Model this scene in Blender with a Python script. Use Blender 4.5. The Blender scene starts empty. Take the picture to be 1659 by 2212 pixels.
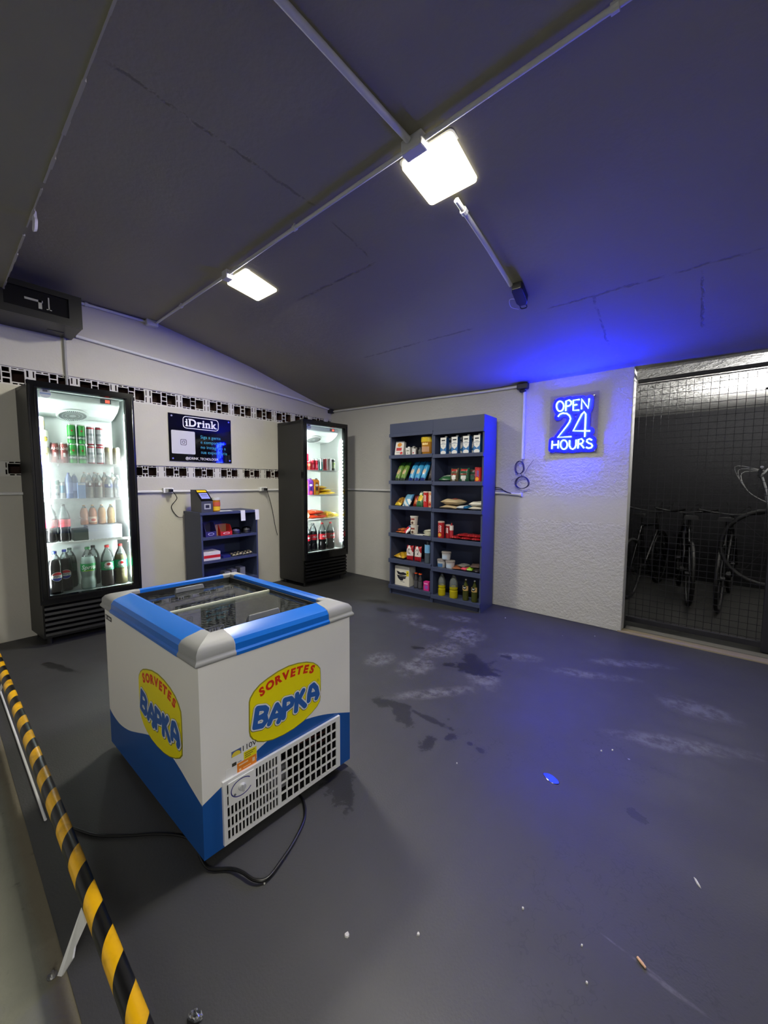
import bpy, math, random
from mathutils import Vector, Matrix
random.seed(7)
SC = bpy.context.scene
COL = SC.collection
R = math.radians

# ------------------------------------------------------------------ camera, world, exposure
def setup():
    cam = bpy.data.cameras.new('camera'); o = bpy.data.objects.new('camera', cam); COL.objects.link(o)
    f, yaw, pitch, roll = 832.0, R(-40.3), R(-4.44), R(-.244)
    fw = Vector((math.sin(yaw)*math.cos(pitch), math.cos(yaw)*math.cos(pitch), math.sin(pitch)))
    rt = Vector((math.cos(yaw), -math.sin(yaw), 0)); dn = fw.cross(rt)
    c, s = math.cos(roll), math.sin(roll)
    r2 = c*rt + s*dn; d2 = -s*rt + c*dn
    m = Matrix((r2, -d2, -fw)).transposed().to_4x4()
    m.translation = Vector((4.1725, -3.7563, 1.27))
    o.matrix_world = m
    cam.sensor_fit = 'VERTICAL'; cam.sensor_height = 36; cam.lens = 36*f/2212
    cam.clip_start = .02; cam.clip_end = 60
    SC.camera = o
    w = bpy.data.worlds.new('world'); SC.world = w; w.use_nodes = True
    w.node_tree.nodes['Background'].inputs[0].default_value = (1, .99, .95, 1)
    w.node_tree.nodes['Background'].inputs[1].default_value = WORLD
    vs = SC.view_settings
    SC.display_settings.display_device = 'sRGB'
    vs.view_transform = 'Standard'; vs.look = 'None'; vs.gamma = 1; vs.use_curve_mapping = False
    vs.exposure = EXPOSURE
    cy = SC.cycles
    cy.use_denoising = True
    try: cy.denoiser = 'OPENIMAGEDENOISE'
    except Exception: pass
    cy.max_bounces = 7; cy.diffuse_bounces = 4; cy.glossy_bounces = 3; cy.transmission_bounces = 4
    cy.transparent_max_bounces = 12; cy.caustics_reflective = False; cy.caustics_refractive = False
    cy.sample_clamp_indirect = 4.0; cy.use_light_tree = True; cy.adaptive_threshold = .02

WORLD = .34
EXPOSURE = 0.0
LAMP = 225.0            # ceiling panel diffusers
NEON = (1.8, 3.6, 120.0)       # front of the tubes; their flanks glow a purer blue
NEON_SIDE = 800.0
FRIDGE_L, FRIDGE_R = 170.0, 200.0
BIKE_LAMP = 2300.0
ADDED_LANE_LAMP = 520.0
setup()

# ------------------------------------------------------------------ materials
def lin(c): return c/12.92 if c <= .04045 else ((c+.055)/1.055)**2.4
def rgb(r, g, b): return (lin(r/255), lin(g/255), lin(b/255), 1)
_mats = {}
def M(name, col=(128,128,128), rough=.5, metal=0, spec=.5, alpha=None, emit=None, es=1, coat=0):
    if name in _mats: return _mats[name]
    m = bpy.data.materials.new(name); m.use_nodes = True; _mats[name] = m
    b = m.node_tree.nodes['Principled BSDF']
    b.inputs['Base Color'].default_value = rgb(*col); b.inputs['Roughness'].default_value = rough
    b.inputs['Metallic'].default_value = metal; b.inputs['Specular IOR Level'].default_value = spec
    if coat: b.inputs['Coat Weight'].default_value = coat; b.inputs['Coat Roughness'].default_value = .08
    if emit is not None:
        b.inputs['Emission Color'].default_value = (*emit, 1); b.inputs['Emission Strength'].default_value = es
    return m
def C(col, rough=.45, spec=.5, metal=0):
    return M('paint_%d_%d_%d_%d_%d' % (*col, int(rough*100), int(metal*10)), col, rough, metal, spec)
class NT:
    def __init__(s, m): s.t = m.node_tree; s.n = s.t.nodes; s.l = s.t.links
    def new(s, typ, **kw):
        n = s.n.new(typ)
        for k, v in kw.items(): setattr(n, k, v)
        return n
    def set(s, n, i, v):
        if hasattr(v, 'is_output') or isinstance(v, bpy.types.NodeSocket): s.l.new(v, n.inputs[i])
        else: n.inputs[i].default_value = v
    def math(s, op, a, b=0.0, c=None, clamp=False):
        n = s.new('ShaderNodeMath', operation=op, use_clamp=clamp); s.set(n, 0, a); s.set(n, 1, b)
        if c is not None: s.set(n, 2, c)
        return n.outputs[0]
    def mix(s, f, a, b):
        n = s.new('ShaderNodeMix', data_type='RGBA'); s.set(n, 0, f); s.set(n, 6, a); s.set(n, 7, b); return n.outputs[2]
    def noise(s, vec, scale, detail=3, rough=.5):
        n = s.new('ShaderNodeTexNoise'); s.set(n, 'Vector', vec); s.set(n, 'Scale', scale); s.set(n, 'Detail', detail); s.set(n, 'Roughness', rough); return n.outputs[0]
    def ramp(s, f, a, b):
        n = s.new('ShaderNodeMapRange', interpolation_type='SMOOTHSTEP'); s.set(n, 0, f); s.set(n, 1, a); s.set(n, 2, b); s.set(n, 3, 0.0); s.set(n, 4, 1.0); return n.outputs[0]
    def coord(s, which='Object'): return s.new('ShaderNodeTexCoord').outputs[which]
    def bump(s, h, strength, dist):
        n = s.new('ShaderNodeBump'); s.set(n, 'Height', h); s.set(n, 'Strength', strength); s.set(n, 'Distance', dist); return n.outputs[0]
def glass(name, tint=(.93,.97,.96), haze=False, film=.0, ior=1.5):
    if name in _mats: return _mats[name]
    m = bpy.data.materials.new(name); m.use_nodes = True; _mats[name] = m
    t = NT(m); t.n.remove(t.n['Principled BSDF']); out = t.n['Material Output']
    tr = t.new('ShaderNodeBsdfTransparent'); tr.inputs[0].default_value = (*tint, 1)
    gl = t.new('ShaderNodeBsdfGlossy'); gl.inputs['Roughness'].default_value = .02
    fr = t.new('ShaderNodeFresnel'); fr.inputs[0].default_value = ior
    mx = t.new('ShaderNodeMixShader'); t.l.new(fr.outputs[0], mx.inputs[0]); t.l.new(tr.outputs[0], mx.inputs[1]); t.l.new(gl.outputs[0], mx.inputs[2])
    last = mx.outputs[0]
    if haze or film:
        df = t.new('ShaderNodeBsdfTranslucent'); df.inputs[0].default_value = (.9,.93,.93,1)
        d2 = t.new('ShaderNodeBsdfDiffuse'); d2.inputs[0].default_value = (.85,.88,.88,1)
        ms = t.new('ShaderNodeMixShader'); ms.inputs[0].default_value = .35; t.l.new(df.outputs[0], ms.inputs[1]); t.l.new(d2.outputs[0], ms.inputs[2])
        if haze:   # condensation on the pane between the two middle shelves
            sep = t.new('ShaderNodeSeparateXYZ'); t.l.new(t.coord(), sep.inputs[0]); z = sep.outputs[2]
            a = t.math('MULTIPLY', t.ramp(z, .86, .98), t.math('SUBTRACT', 1.0, t.ramp(z, 1.44, 1.50)))
            n = t.noise(t.coord(), 9, 3)
            fac = t.math('MULTIPLY', a, t.math('MULTIPLY_ADD', n, .26, .07))
        else:
            n = t.noise(t.coord(), 75, 4, .65); fac = t.math('MULTIPLY', t.ramp(n, .45, .65), film)
        m2 = t.new('ShaderNodeMixShader'); t.l.new(fac, m2.inputs[0]); t.l.new(last, m2.inputs[1]); t.l.new(ms.outputs[0], m2.inputs[2]); last = m2.outputs[0]
    t.l.new(last, out.inputs[0]); return m
def clear_plastic(name, col, dens=.5):
    """thin walled bottle plastic or liquid: part see-through, part coloured, with a gloss"""
    if name in _mats: return _mats[name]
    m = bpy.data.materials.new(name); m.use_nodes = True; _mats[name] = m
    t = NT(m); t.n.remove(t.n['Principled BSDF']); out = t.n['Material Output']
    tr = t.new('ShaderNodeBsdfTransparent'); c = rgb(*col); tr.inputs[0].default_value = tuple(.35+.65*x for x in c[:3])+(1,)
    df = t.new('ShaderNodeBsdfDiffuse'); df.inputs[0].default_value = c
    gl = t.new('ShaderNodeBsdfGlossy'); gl.inputs['Roughness'].default_value = .08
    fr = t.new('ShaderNodeFresnel'); fr.inputs[0].default_value = 1.45
    a = t.new('ShaderNodeMixShader'); a.inputs[0].default_value = dens; t.l.new(tr.outputs[0], a.inputs[1]); t.l.new(df.outputs[0], a.inputs[2])
    b = t.new('ShaderNodeMixShader'); t.l.new(fr.outputs[0], b.inputs[0]); t.l.new(a.outputs[0], b.inputs[1]); t.l.new(gl.outputs[0], b.inputs[2])
    t.l.new(b.outputs[0], out.inputs[0]); return m
def tinted(name, tint, col, dens):
    m = clear_plastic(name, col, dens); m.node_tree.nodes['Transparent BSDF'].inputs[0].default_value = (*tint, 1); return m
def emitter(name, col, s):
    if name in _mats: return _mats[name]
    m = bpy.data.materials.new(name); m.use_nodes = True; _mats[name] = m
    t = NT(m); t.n.remove(t.n['Principled BSDF']); e = t.new('ShaderNodeEmission'); e.inputs[0].default_value = (*col, 1); e.inputs[1].default_value = s
    t.l.new(e.outputs[0], t.n['Material Output'].inputs[0]); return m
def stucco(name, col, strength, scale, dist=.012, dirt=.10, bands=False):
    m = M(name, col, .75, spec=.25); t = NT(m); b = t.n['Principled BSDF']; co = t.coord()
    n1 = t.noise(co, scale, 4, .6); n2 = t.noise(co, scale*.35, 2); h = t.math('ADD', n1, t.math('MULTIPLY', n2, .8))
    if bands:      # smooth trowelled strip across the roughcast, and a smoother end by the corner
        sep = t.new('ShaderNodeSeparateXYZ'); t.l.new(co, sep.inputs[0]); X, Z = sep.outputs[0], sep.outputs[2]
        band = t.math('MULTIPLY', t.ramp(Z, .90, .94), t.math('SUBTRACT', 1.0, t.ramp(Z, 1.13, 1.17)))
        k = t.math('MULTIPLY', t.math('SUBTRACT', 1.0, t.math('MULTIPLY', band, .85)), t.math('MULTIPLY_ADD', t.ramp(X, 1.2, 2.0), .8, .2))
        h = t.math('MULTIPLY', t.math('SUBTRACT', h, .9), k)
    t.l.new(t.bump(h, strength, dist), b.inputs['Normal'])
    d = t.noise(co, 2.3, 4, .6); c = rgb(*col)
    t.l.new(t.mix(t.math('MULTIPLY', t.ramp(d, .45, .75), dirt*4), c, tuple(x*.78 for x in c[:3])+(1,)), b.inputs['Base Color'])
    return m
def stain_mask(t, co, lst, wob, wscale, soft):
    """union of noise-edged ellipses (x, y, rx, ry, rot)"""
    sep = t.new('ShaderNodeSeparateXYZ'); t.l.new(co, sep.inputs[0]); X, Y = sep.outputs[0], sep.outputs[1]
    n = t.math('MULTIPLY_ADD', t.noise(co, wscale, 5, .7), wob, -wob*.5)
    n = t.math('ADD', n, t.math('MULTIPLY_ADD', t.noise(co, wscale*.32, 3, .6), wob, -wob*.5))
    res = None
    for (x, y, rx, ry, rot) in lst:
        c, s = math.cos(R(rot)), math.sin(R(rot))
        dx, dy = t.math('SUBTRACT', X, x), t.math('SUBTRACT', Y, y)
        u = t.math('ADD', t.math('MULTIPLY', dx, c/rx), t.math('MULTIPLY', dy, s/rx))
        v = t.math('ADD', t.math('MULTIPLY', dx, -s/ry), t.math('MULTIPLY', dy, c/ry))
        d = t.math('SQRT', t.math('ADD', t.math('MULTIPLY', u, u), t.math('MULTIPLY', v, v)))
        q = t.math('ADD', t.math('SUBTRACT', 1.0, d), n)
        res = q if res is None else t.math('MAXIMUM', res, q)
    return t.ramp(res, -soft, soft)

MAT_WALL = stucco('white_wall_plaster', (197,194,184), .16, 60, .006, .05)
MAT_ROUGH = stucco('white_roughcast_plaster', (202,201,196), .62, 46, .016, .05, True)
MAT_BIKECEIL = stucco('white_roughcast_soffit', (215,214,210), 1.0, 26, .04, .03)
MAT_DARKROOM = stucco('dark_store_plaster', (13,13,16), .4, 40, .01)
MAT_NAVY = M('navy_laminate', (62,70,98), .5)
MAT_BLACK = M('black_enamel', (12,12,13), .12, spec=.6)
MAT_BLACKMAT = M('black_powder_coat', (38,38,37), .45)
MAT_DARKHOLE = M('hollow_clay_dark', (46,26,20), .9)
MAT_WHITEPL = M('white_plastic', (236,236,234), .4)
MAT_LINER = M('white_liner', (232,238,236), .4)
MAT_PVC = M('white_painted_conduit', (224,224,224), .5)
MAT_GREYPL = M('grey_plastic', (150,151,150), .5)
MAT_BLUERAIL = M('blue_plastic_rail', (18,106,205), .3)
MAT_STEEL = M('bare_steel', (190,190,190), .3, 1)
MAT_BLUEGFX = M('blue_printed_film', (24,84,160), .35)
MAT_WHITEPAN = M('white_sheet_steel', (241,239,235), .35)
MAT_YELLOW = M('yellow_print', (250,234,6), .4)
MAT_RED = M('red_print', (222,48,20), .4)
MAT_LETBLUE = M('blue_print', (46,98,178), .35)
MAT_WHITE = M('white_print', (240,240,238), .4)
MAT_DARK = M('dark_print', (30,30,40), .5)
MAT_TEAL = M('teal_print', (70,160,172), .4)
MAT_CABLE = M('black_cable', (10,10,11), .35)
MAT_BLKTRIM = M('black_rubber', (16,16,16), .5)

def floor_material():
    m = M('dark_painted_concrete', (70,70,72), .42, spec=.6); t = NT(m); b = t.n['Principled BSDF']; co = t.coord()
    base = t.mix(t.noise(co, 1.1, 5, .6), rgb(45,45,46), rgb(62,62,62))
    base = t.mix(t.math('MULTIPLY', t.noise(co, 90, 2), .30), base, rgb(44,44,46))
    light = [(2.681,-.968,.13,.17,20),(2.665,-1.32,.11,.16,-20),(2.686,-1.638,.09,.15,0),(2.414,-1.726,.08,.10,0),(2.952,-1.86,.05,.22,-40),(2.068,-.886,.10,.12,0),(3.16,-1.039,.12,.06,30),(4.122,-1.459,.28,.05,25),(4.166,-1.015,.14,.09,0),(3.805,-.623,.22,.05,30),(3.12,-1.50,.10,.10,0),(2.30,-1.0,.14,.05,0),(2.45,-.62,.16,.06,10),(4.165,-2.62,.05,.006,-3),(4.08,-2.605,.05,.003,-5),(3.6,-1.0,.2,.05,25)]
    lm = stain_mask(t, co, light, 1.5, 9, .5)
    base = t.mix(t.math('MULTIPLY', t.math('MULTIPLY', lm, t.ramp(t.noise(co, 14, 4, .7), .35, .65)), .42), base, rgb(132,131,132))
    dark = [(2.99,-1.375,.14,.10,45),(2.90,-1.30,.10,.05,100),(3.06,-1.43,.08,.06,20),(2.84,-1.47,.05,.03,60),(2.945,-2.14,.05,.10,60),(2.86,-2.10,.11,.035,5),(3.07,-2.085,.13,.018,0),(2.79,-2.14,.05,.04,0),(3.185,-2.25,.035,.065,20),(3.254,-2.133,.035,.035,0),(2.52,-1.388,.05,.025,30),(4.023,-2.079,.035,.022,-30),(.80,-3.27,.12,.03,20),(.95,-3.22,.10,.02,20),(3.05,-2.72,.06,.10,60),(3.16,-2.02,.012,.012,0),(3.34,-2.12,.014,.012,0),(3.40,-2.13,.02,.012,0),(3.10,-1.10,.05,.03,0),(1.5,-.75,.12,.05,20),(1.75,-.9,.08,.05,0)]
    dm = stain_mask(t, co, dark, 2.6, 26, .10)
    base = t.mix(t.math('MULTIPLY', dm, .92), base, rgb(18,18,19))
    ring = t.noise(co, 5, 4, .7); rr = t.math('SUBTRACT', 1.0, t.ramp(t.math('ABSOLUTE', t.math('SUBTRACT', ring, .53)), .0, .012))
    zone = stain_mask(t, co, [(3.85,-1.78,.32,.22,10),(4.05,-2.6,.3,.35,0),(3.4,-2.1,.2,.12,0)], .3, 6, .3)
    base = t.mix(t.math('MULTIPLY', t.math('MULTIPLY', rr, zone), .55), base, rgb(34,34,38))
    sp = t.new('ShaderNodeTexVoronoi'); t.l.new(co, sp.inputs['Vector']); sp.inputs['Scale'].default_value = 5.5
    spk = t.math('MULTIPLY', t.math('LESS_THAN', sp.outputs['Distance'], .028), t.math('GREATER_THAN', t.noise(co, 3.2, 2), .52))
    base = t.mix(t.math('MULTIPLY', spk, .6), base, rgb(170,168,165))
    t.l.new(base, b.inputs['Base Color'])
    rg = t.math('MULTIPLY_ADD', t.noise(co, 3, 4), .24, .44); t.l.new(t.math('SUBTRACT', rg, t.math('MULTIPLY', dm, .06)), b.inputs['Roughness'])
    t.l.new(t.bump(t.noise(co, 140, 3), .25, .003), b.inputs['Normal'])
    return m
def ceiling_material():
    m = M('charcoal_painted_slab', (146,145,140), .7, spec=.2); t = NT(m); b = t.n['Principled BSDF']; co = t.coord()
    sep = t.new('ShaderNodeSeparateXYZ'); t.l.new(co, sep.inputs[0]); X, Y = sep.outputs[0], sep.outputs[1]
    wob = t.math('MULTIPLY_ADD', t.noise(co, 9, 4, .7), .05, -.025)
    def line(axis, c, other, lo, hi, w):
        d = t.math('ABSOLUTE', t.math('SUBTRACT', t.math('ADD', axis, wob), c))
        k = t.math('SUBTRACT', 1.0, t.ramp(d, w*.3, w))
        return t.math('MULTIPLY', k, t.math('MULTIPLY', t.ramp(other, lo-.03, lo+.03), t.math('SUBTRACT', 1.0, t.ramp(other, hi-.03, hi+.03))))
    ls = [line(X, 2.415, Y, -3.25, -2.3, .012), line(Y, -.905, X, 1.5, 2.65, .010), line(Y, -.90, X, 3.25, 4.3, .011), line(X, 3.52, Y, -.9, -.36, .010), line(X, 4.07, Y, -.85, -.35, .010), line(X, 2.41, Y, -2.15, -1.85, .010), line(Y, -1.78, X, 1.6, 2.4, .012)]
    k = ls[0]
    for q in ls[1:]: k = t.math('MAXIMUM', k, q)
    k = t.math('MULTIPLY', k, t.ramp(t.noise(co, 12, 3, .7), .35, .55))
    c = t.mix(t.noise(co, .9, 4), rgb(146,142,126), rgb(163,159,142))
    t.l.new(t.mix(t.math('MULTIPLY', k, .36), c, rgb(40,39,38)), b.inputs['Base Color'])
    t.l.new(t.bump(t.math('ADD', t.noise(co, 40, 3), t.math('MULTIPLY', k, -2.0)), .25, .006), b.inputs['Normal'])
    return m
def lane_material():
    m = M('raw_lane_concrete', (118,119,108), .8, spec=.2); t = NT(m); b = t.n['Principled BSDF']; co = t.coord()
    c = t.mix(t.noise(co, 2.2, 6, .65), rgb(92,93,84), rgb(140,141,128))
    sep = t.new('ShaderNodeSeparateXYZ'); t.l.new(co, sep.inputs[0])
    e = t.math('ADD', sep.outputs[1], t.math('MULTIPLY', t.noise(co, 6, 3), .03))
    c = t.mix(t.math('MULTIPLY', t.ramp(e, -3.635, -3.60), .6), c, rgb(104,92,72))
    c = t.mix(t.math('MULTIPLY', t.ramp(t.noise(co, 11, 4, .7), .58, .68), .5), c, rgb(60,60,54))
    t.l.new(c, b.inputs['Base Color']); t.l.new(t.bump(t.noise(co, 70, 4), .4, .006), b.inputs['Normal']); return m
def stripe_material(p=.166, off=.954):
    m = M('hazard_tape', (20,20,20), .3); t = NT(m); b = t.n['Principled BSDF']; co = t.coord()
    sep = t.new('ShaderNodeSeparateXYZ'); t.l.new(co, sep.inputs[0])
    a = t.math('DIVIDE', t.math('ARCTAN2', sep.outputs[2], sep.outputs[1]), 2*math.pi)
    h = t.math('FRACT', t.math('ADD', t.math('ADD', t.math('DIVIDE', sep.outputs[0], p), t.math('MULTIPLY', a, -1.0)), off+50))
    k = t.math('GREATER_THAN', h, .5)
    n = t.noise(co, 14, 4, .6)
    y = t.mix(t.ramp(n, .45, .75), rgb(244,186,10), rgb(190,140,14))
    t.l.new(t.mix(k, rgb(14,14,15), y), b.inputs['Base Color']); return m
MAT_FLOOR = floor_material(); MAT_CEIL = ceiling_material(); MAT_LANE = lane_material()

# ------------------------------------------------------------------ geometry collector
class G:
    def __init__(s): s.v = []; s.f = []; s.m = []
    def add(s, vs, fs, mi=0):
        o = len(s.v); s.v += [tuple(p) for p in vs]
        for f in fs: s.f.append(tuple(o+i for i in f)); s.m.append(mi)
        return s
    def box(s, x0, y0, z0, x1, y1, z1, mi=0):
        v = [(x, y, z) for z in (z0, z1) for y in (y0, y1) for x in (x0, x1)]
        return s.add(v, [(0,2,3,1),(4,5,7,6),(0,1,5,4),(2,6,7,3),(0,4,6,2),(1,3,7,5)], mi)
    def hexa(s, b, t, mi=0):      # bottom quad, top quad
        return s.add(list(b)+list(t), [(3,2,1,0),(4,5,6,7),(0,1,5,4),(1,2,6,5),(2,3,7,6),(3,0,4,7)], mi)
    def lathe(s, prof, n=18, mi=0, c=(0,0), axis='z', cap=True):
        """prof: list of (r, z) or (r, z, mat of the band above)"""
        o = len(s.v); k = len(prof)
        for p in prof:
            for i in range(n):
                a = 2*math.pi*i/n; s.v.append((c[0]+p[0]*math.cos(a), c[1]+p[0]*math.sin(a), p[1]))
        for j in range(k-1):
            mm = prof[j][2] if len(prof[j]) > 2 else mi
            for i in range(n):
                i2 = (i+1) % n; s.f.append((o+j*n+i, o+j*n+i2, o+(j+1)*n+i2, o+(j+1)*n+i)); s.m.append(mm)
        if cap:
            s.f.append(tuple(o+i for i in reversed(range(n)))); s.m.append(prof[0][2] if len(prof[0]) > 2 else mi)
            s.f.append(tuple(o+(k-1)*n+i for i in range(n))); s.m.append(prof[-2][2] if len(prof[-2]) > 2 else mi)
        return s
    def tube(s, pts, r, n=8, mi=0, closed=False):
        P = [Vector(p) for p in pts]; k = len(P); o = len(s.v)
        nrm = None
        for i in range(k):
            a = P[(i-1) % k] if (closed or i > 0) else P[i]; b = P[(i+1) % k] if (closed or i < k-1) else P[i]
            t = (b-a).normalized()
            if nrm is None:
                nrm = t.orthogonal().normalized()
            else:
                nrm = (nrm - t*nrm.dot(t))
                nrm = nrm.normalized() if nrm.length > 1e-6 else t.orthogonal().normalized()
            bn = t.cross(nrm); rr = r[i] if isinstance(r, (list, tuple)) else r
            for j in range(n):
                an = 2*math.pi*j/n; s.v.append(tuple(P[i]+nrm*math.cos(an)*rr+bn*math.sin(an)*rr))
        for i in range(k if closed else k-1):
            i2 = (i+1) % k
            for j in range(n):
                j2 = (j+1) % n; s.f.append((o+i*n+j, o+i*n+j2, o+i2*n+j2, o+i2*n+j)); s.m.append(mi)
        if not closed:
            s.f.append(tuple(o+j for j in reversed(range(n)))); s.m.append(mi)
            s.f.append(tuple(o+(k-1)*n+j for j in range(n))); s.m.append(mi)
        return s
    def cyl(s, a, b, r, n=14, mi=0): return s.tube([a, b], r, n, mi)
    def ball(s, c, r, n=10, mi=0):
        pr = [(r*math.sin(math.pi*i/n)+1e-5, c[2]-r*math.cos(math.pi*i/n)) for i in range(n+1)]
        return s.lathe(pr, n*2, mi, c[:2])
    def prism(s, pts, f0, f1, mi=0, ms=None):   # polygon extruded between two maps
        n = len(pts); v = [f0(*p) for p in pts]+[f1(*p) for p in pts]
        s.add(v, [tuple(reversed(range(n)))], mi); o = len(s.v)-2*n
        s.f.append(tuple(range(o+n, o+2*n))); s.m.append(mi)
        for i in range(n):
            j = (i+1) % n; s.f.append((o+i, o+j, o+n+j, o+n+i)); s.m.append(mi if ms is None else ms)
        return s
    def map(s, fn): s.v = [tuple(fn(*p)) for p in s.v]; return s
    def join(s, g, fn=None, mo=0):
        s.add([fn(*p) for p in g.v] if fn else g.v, g.f); s.m[len(s.m)-len(g.f):] = [m+mo for m in g.m]; return s
def obj(name, g, mats, parent=None, bevel=0, seg=2, smooth=None, loc=None, rz=0, fixn=True):
    me = bpy.data.meshes.new(name); me.from_pydata(g.v, [], g.f)
    for m in (mats if isinstance(mats, (list, tuple)) else [mats]): me.materials.append(m)
    me.polygons.foreach_set('material_index', g.m)
    if fixn:
        import bmesh
        bm = bmesh.new(); bm.from_mesh(me); bmesh.ops.recalc_face_normals(bm, faces=bm.faces); bm.to_mesh(me); bm.free()
    if smooth:
        me.shade_smooth(); me.set_sharp_from_angle(angle=R(smooth))
    me.update()
    o = bpy.data.objects.new(name, me); COL.objects.link(o)
    if parent: o.parent = parent
    if loc: o.location = loc
    if rz: o.rotation_euler = (0, 0, rz)
    if bevel:
        b = o.modifiers.new('edge', 'BEVEL'); b.width = bevel; b.segments = seg; b.limit_method = 'ANGLE'; b.angle_limit = R(40); b.harden_normals = False
    return o
def tag(o, label, cat, group=None):
    o['label'] = label; o['category'] = cat
    if group: o['group'] = group
    return o
def thing(name, label, cat, loc=(0,0,0), rz=0, group=None):
    o = bpy.data.objects.new(name, None); COL.objects.link(o); o.empty_display_size = .05
    o.location = loc; o.rotation_euler = (0, 0, rz); return tag(o, label, cat, group)
def struct(name, g, mats, parent=None, **kw):
    o = obj(name, g, mats, parent, **kw)
    if parent is None: o['kind'] = 'structure'
    return o
def catmull(pts, k=6, closed=False):
    P = [Vector(p) for p in pts]; n = len(P); out = []
    for i in range(n if closed else n-1):
        a = P[(i-1) % n] if (closed or i) else P[0]; b = P[i]; c = P[(i+1) % n]; d = P[(i+2) % n] if (closed or i+2 < n) else P[-1]
        for j in range(k):
            t = j/k; out.append(.5*((2*b)+(c-a)*t+(2*a-5*b+4*c-d)*t*t+(3*b-a-3*c+d)*t**3))
    if not closed: out.append(P[-1])
    return out
def lattice(x0, x1, y0, y1, holes, solid):
    """grid cells of a rectangle left solid between rectangular holes; solid(xa, xb, ya, yb)"""
    ys = sorted({y0, y1, *[h[2] for h in holes], *[h[3] for h in holes]})
    for ya, yb in zip(ys, ys[1:]):
        if yb-ya < 1e-6: continue
        ym = (ya+yb)/2; cuts = sorted([(h[0], h[1]) for h in holes if h[2] < ym < h[3]]); x = x0
        for a, b in cuts:
            if a-x > 1e-6: solid(x, a, ya, yb)
            x = max(x, b)
        if x1-x > 1e-6: solid(x, x1, ya, yb)
_txt = {}
def text2d(body, size=1.0, bold=0.0, shear=0.0, align='CENTER', space=1.0):
    key = (body, bold, shear, align, space)
    if key not in _txt:
        c = bpy.data.curves.new('t', 'FONT'); c.body = body; c.size = 1; c.offset = bold; c.shear = shear; c.align_x = align; c.align_y = 'CENTER'; c.space_character = space; c.resolution_u = 3
        o = bpy.data.objects.new('t', c); COL.objects.link(o)
        dg = bpy.context.evaluated_depsgraph_get(); dg.update()
        me = bpy.data.meshes.new_from_object(o.evaluated_get(dg))
        _txt[key] = ([(v.co.x, v.co.y) for v in me.vertices], [tuple(p.vertices) for p in me.polygons])
        bpy.data.objects.remove(o); bpy.data.curves.remove(c); bpy.data.meshes.remove(me)
    v, f = _txt[key]
    return [(x*size, y*size) for x, y in v], f
def text(g, body, size, fn, mi=0, **kw):
    v, f = text2d(body, size, **kw); g.add([fn(x, y) for x, y in v], f, mi); return g
def strokes(g, lines, w, fn, mi=0, lift=0):
    """flat round-ended strokes in 2D mapped by fn(x, y)"""
    q = 0
    for ln in lines:
        for (a, b) in zip(ln, ln[1:]):
            q += lift
            dx, dy = b[0]-a[0], b[1]-a[1]; L = math.hypot(dx, dy) or 1; an = math.atan2(dy, dx); pts = []
            for i in range(9):
                t = an+math.pi/2+math.pi*i/8; pts.append((a[0]+w*math.cos(t), a[1]+w*math.sin(t)))
            for i in range(9):
                t = an-math.pi/2+math.pi*i/8; pts.append((b[0]+w*math.cos(t), b[1]+w*math.sin(t)))
            g.add([fn(*p, q) if lift else fn(*p) for p in pts], [tuple(range(18))], mi)
    return g
def frame2d(g, outer, inner, fn, mi=0):
    n = len(outer); g.add([fn(*p) for p in outer]+[fn(*p) for p in inner], [(i, (i+1) % n, n+(i+1) % n, n+i) for i in range(n)], mi)
def czn(X, Y):
    ks = [(0,2.279),(.606,2.429),(1.26,2.604),(1.79,2.708),(2.24,2.79),(9,2.79)]; y = max(0, -Y); z = ks[-1][1]
    for (a, za), (b, zb) in zip(ks, ks[1:]):
        if a <= y <= b: z = za+(zb-za)*(y-a)/(b-a); break
    return z - .065*min(max(X, 0)/2.4, 1)*max(0, 1+min(Y, 0)/1.5)

# ------------------------------------------------------------------ the shell
g = G(); g.box(-.4, -3.595, -.12, 8.0, .13, 0); struct('floor', g, MAT_FLOOR)
g = G(); g.box(-.4, -9, -.15, 8.0, -3.595, -.002); struct('floor_lane', g, MAT_LANE)
g = G()                                                             # ceiling, folded upward away from the back wall
xs = [-.2, 0, .6, 1.2, 1.8, 2.4, 3.2, 4, 5, 8]; ys = [.16, 0, -.3, -.606, -.95, -1.26, -1.55, -1.79, -2.02, -2.24, -2.7, -3.36]
vs = [(x, y, czn(x, y)-(0 if y <= 0 else .004)) for y in ys for x in xs]+[(x, y, 3.0) for y in ys for x in xs]
n = len(xs); k = n*len(ys); fs = []
for j in range(len(ys)-1):
    for i in range(n-1):
        a = j*n+i; fs += [(a, a+1, a+n+1, a+n), (k+a, k+a+n, k+a+n+1, k+a+1)]
for i in range(n-1):
    fs += [(i, k+i, k+i+1, i+1)]; a = (len(ys)-1)*n+i; fs += [(a, a+1, k+a+1, k+a)]
for j in range(len(ys)-1):
    a = j*n; fs += [(a, a+n, k+a+n, k+a)]; a = j*n+n-1; fs += [(a, k+a, k+a+n, a+n)]
g.add(vs, fs); struct('ceiling', g, MAT_CEIL, smooth=40)
# beam across the shop front, its chipped far edge showing pale
g = G(); g.box(-.2, -4.35, 2.6, 8, -3.346, 3.0)
bm_ = struct('beam', g, MAT_CEIL)
g = G()
x = -.2
while x < 3.4:
    w = random.uniform(.05, .14); h = random.uniform(.004, .011); d = random.uniform(.004, .010)
    if random.random() < .88: g.box(x, -3.349-d*.3, 2.597, x+w, -3.349+d, 2.600+h)
    x += w
obj('chipped_edge', g, M('bare_chipped_plaster', (190,186,176), .9), bm_)
g = G(); g.box(-.2, -9, 2.9, 8.0, -4.35, 3.05); struct('ceiling_lane', g, MAT_CEIL)
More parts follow.
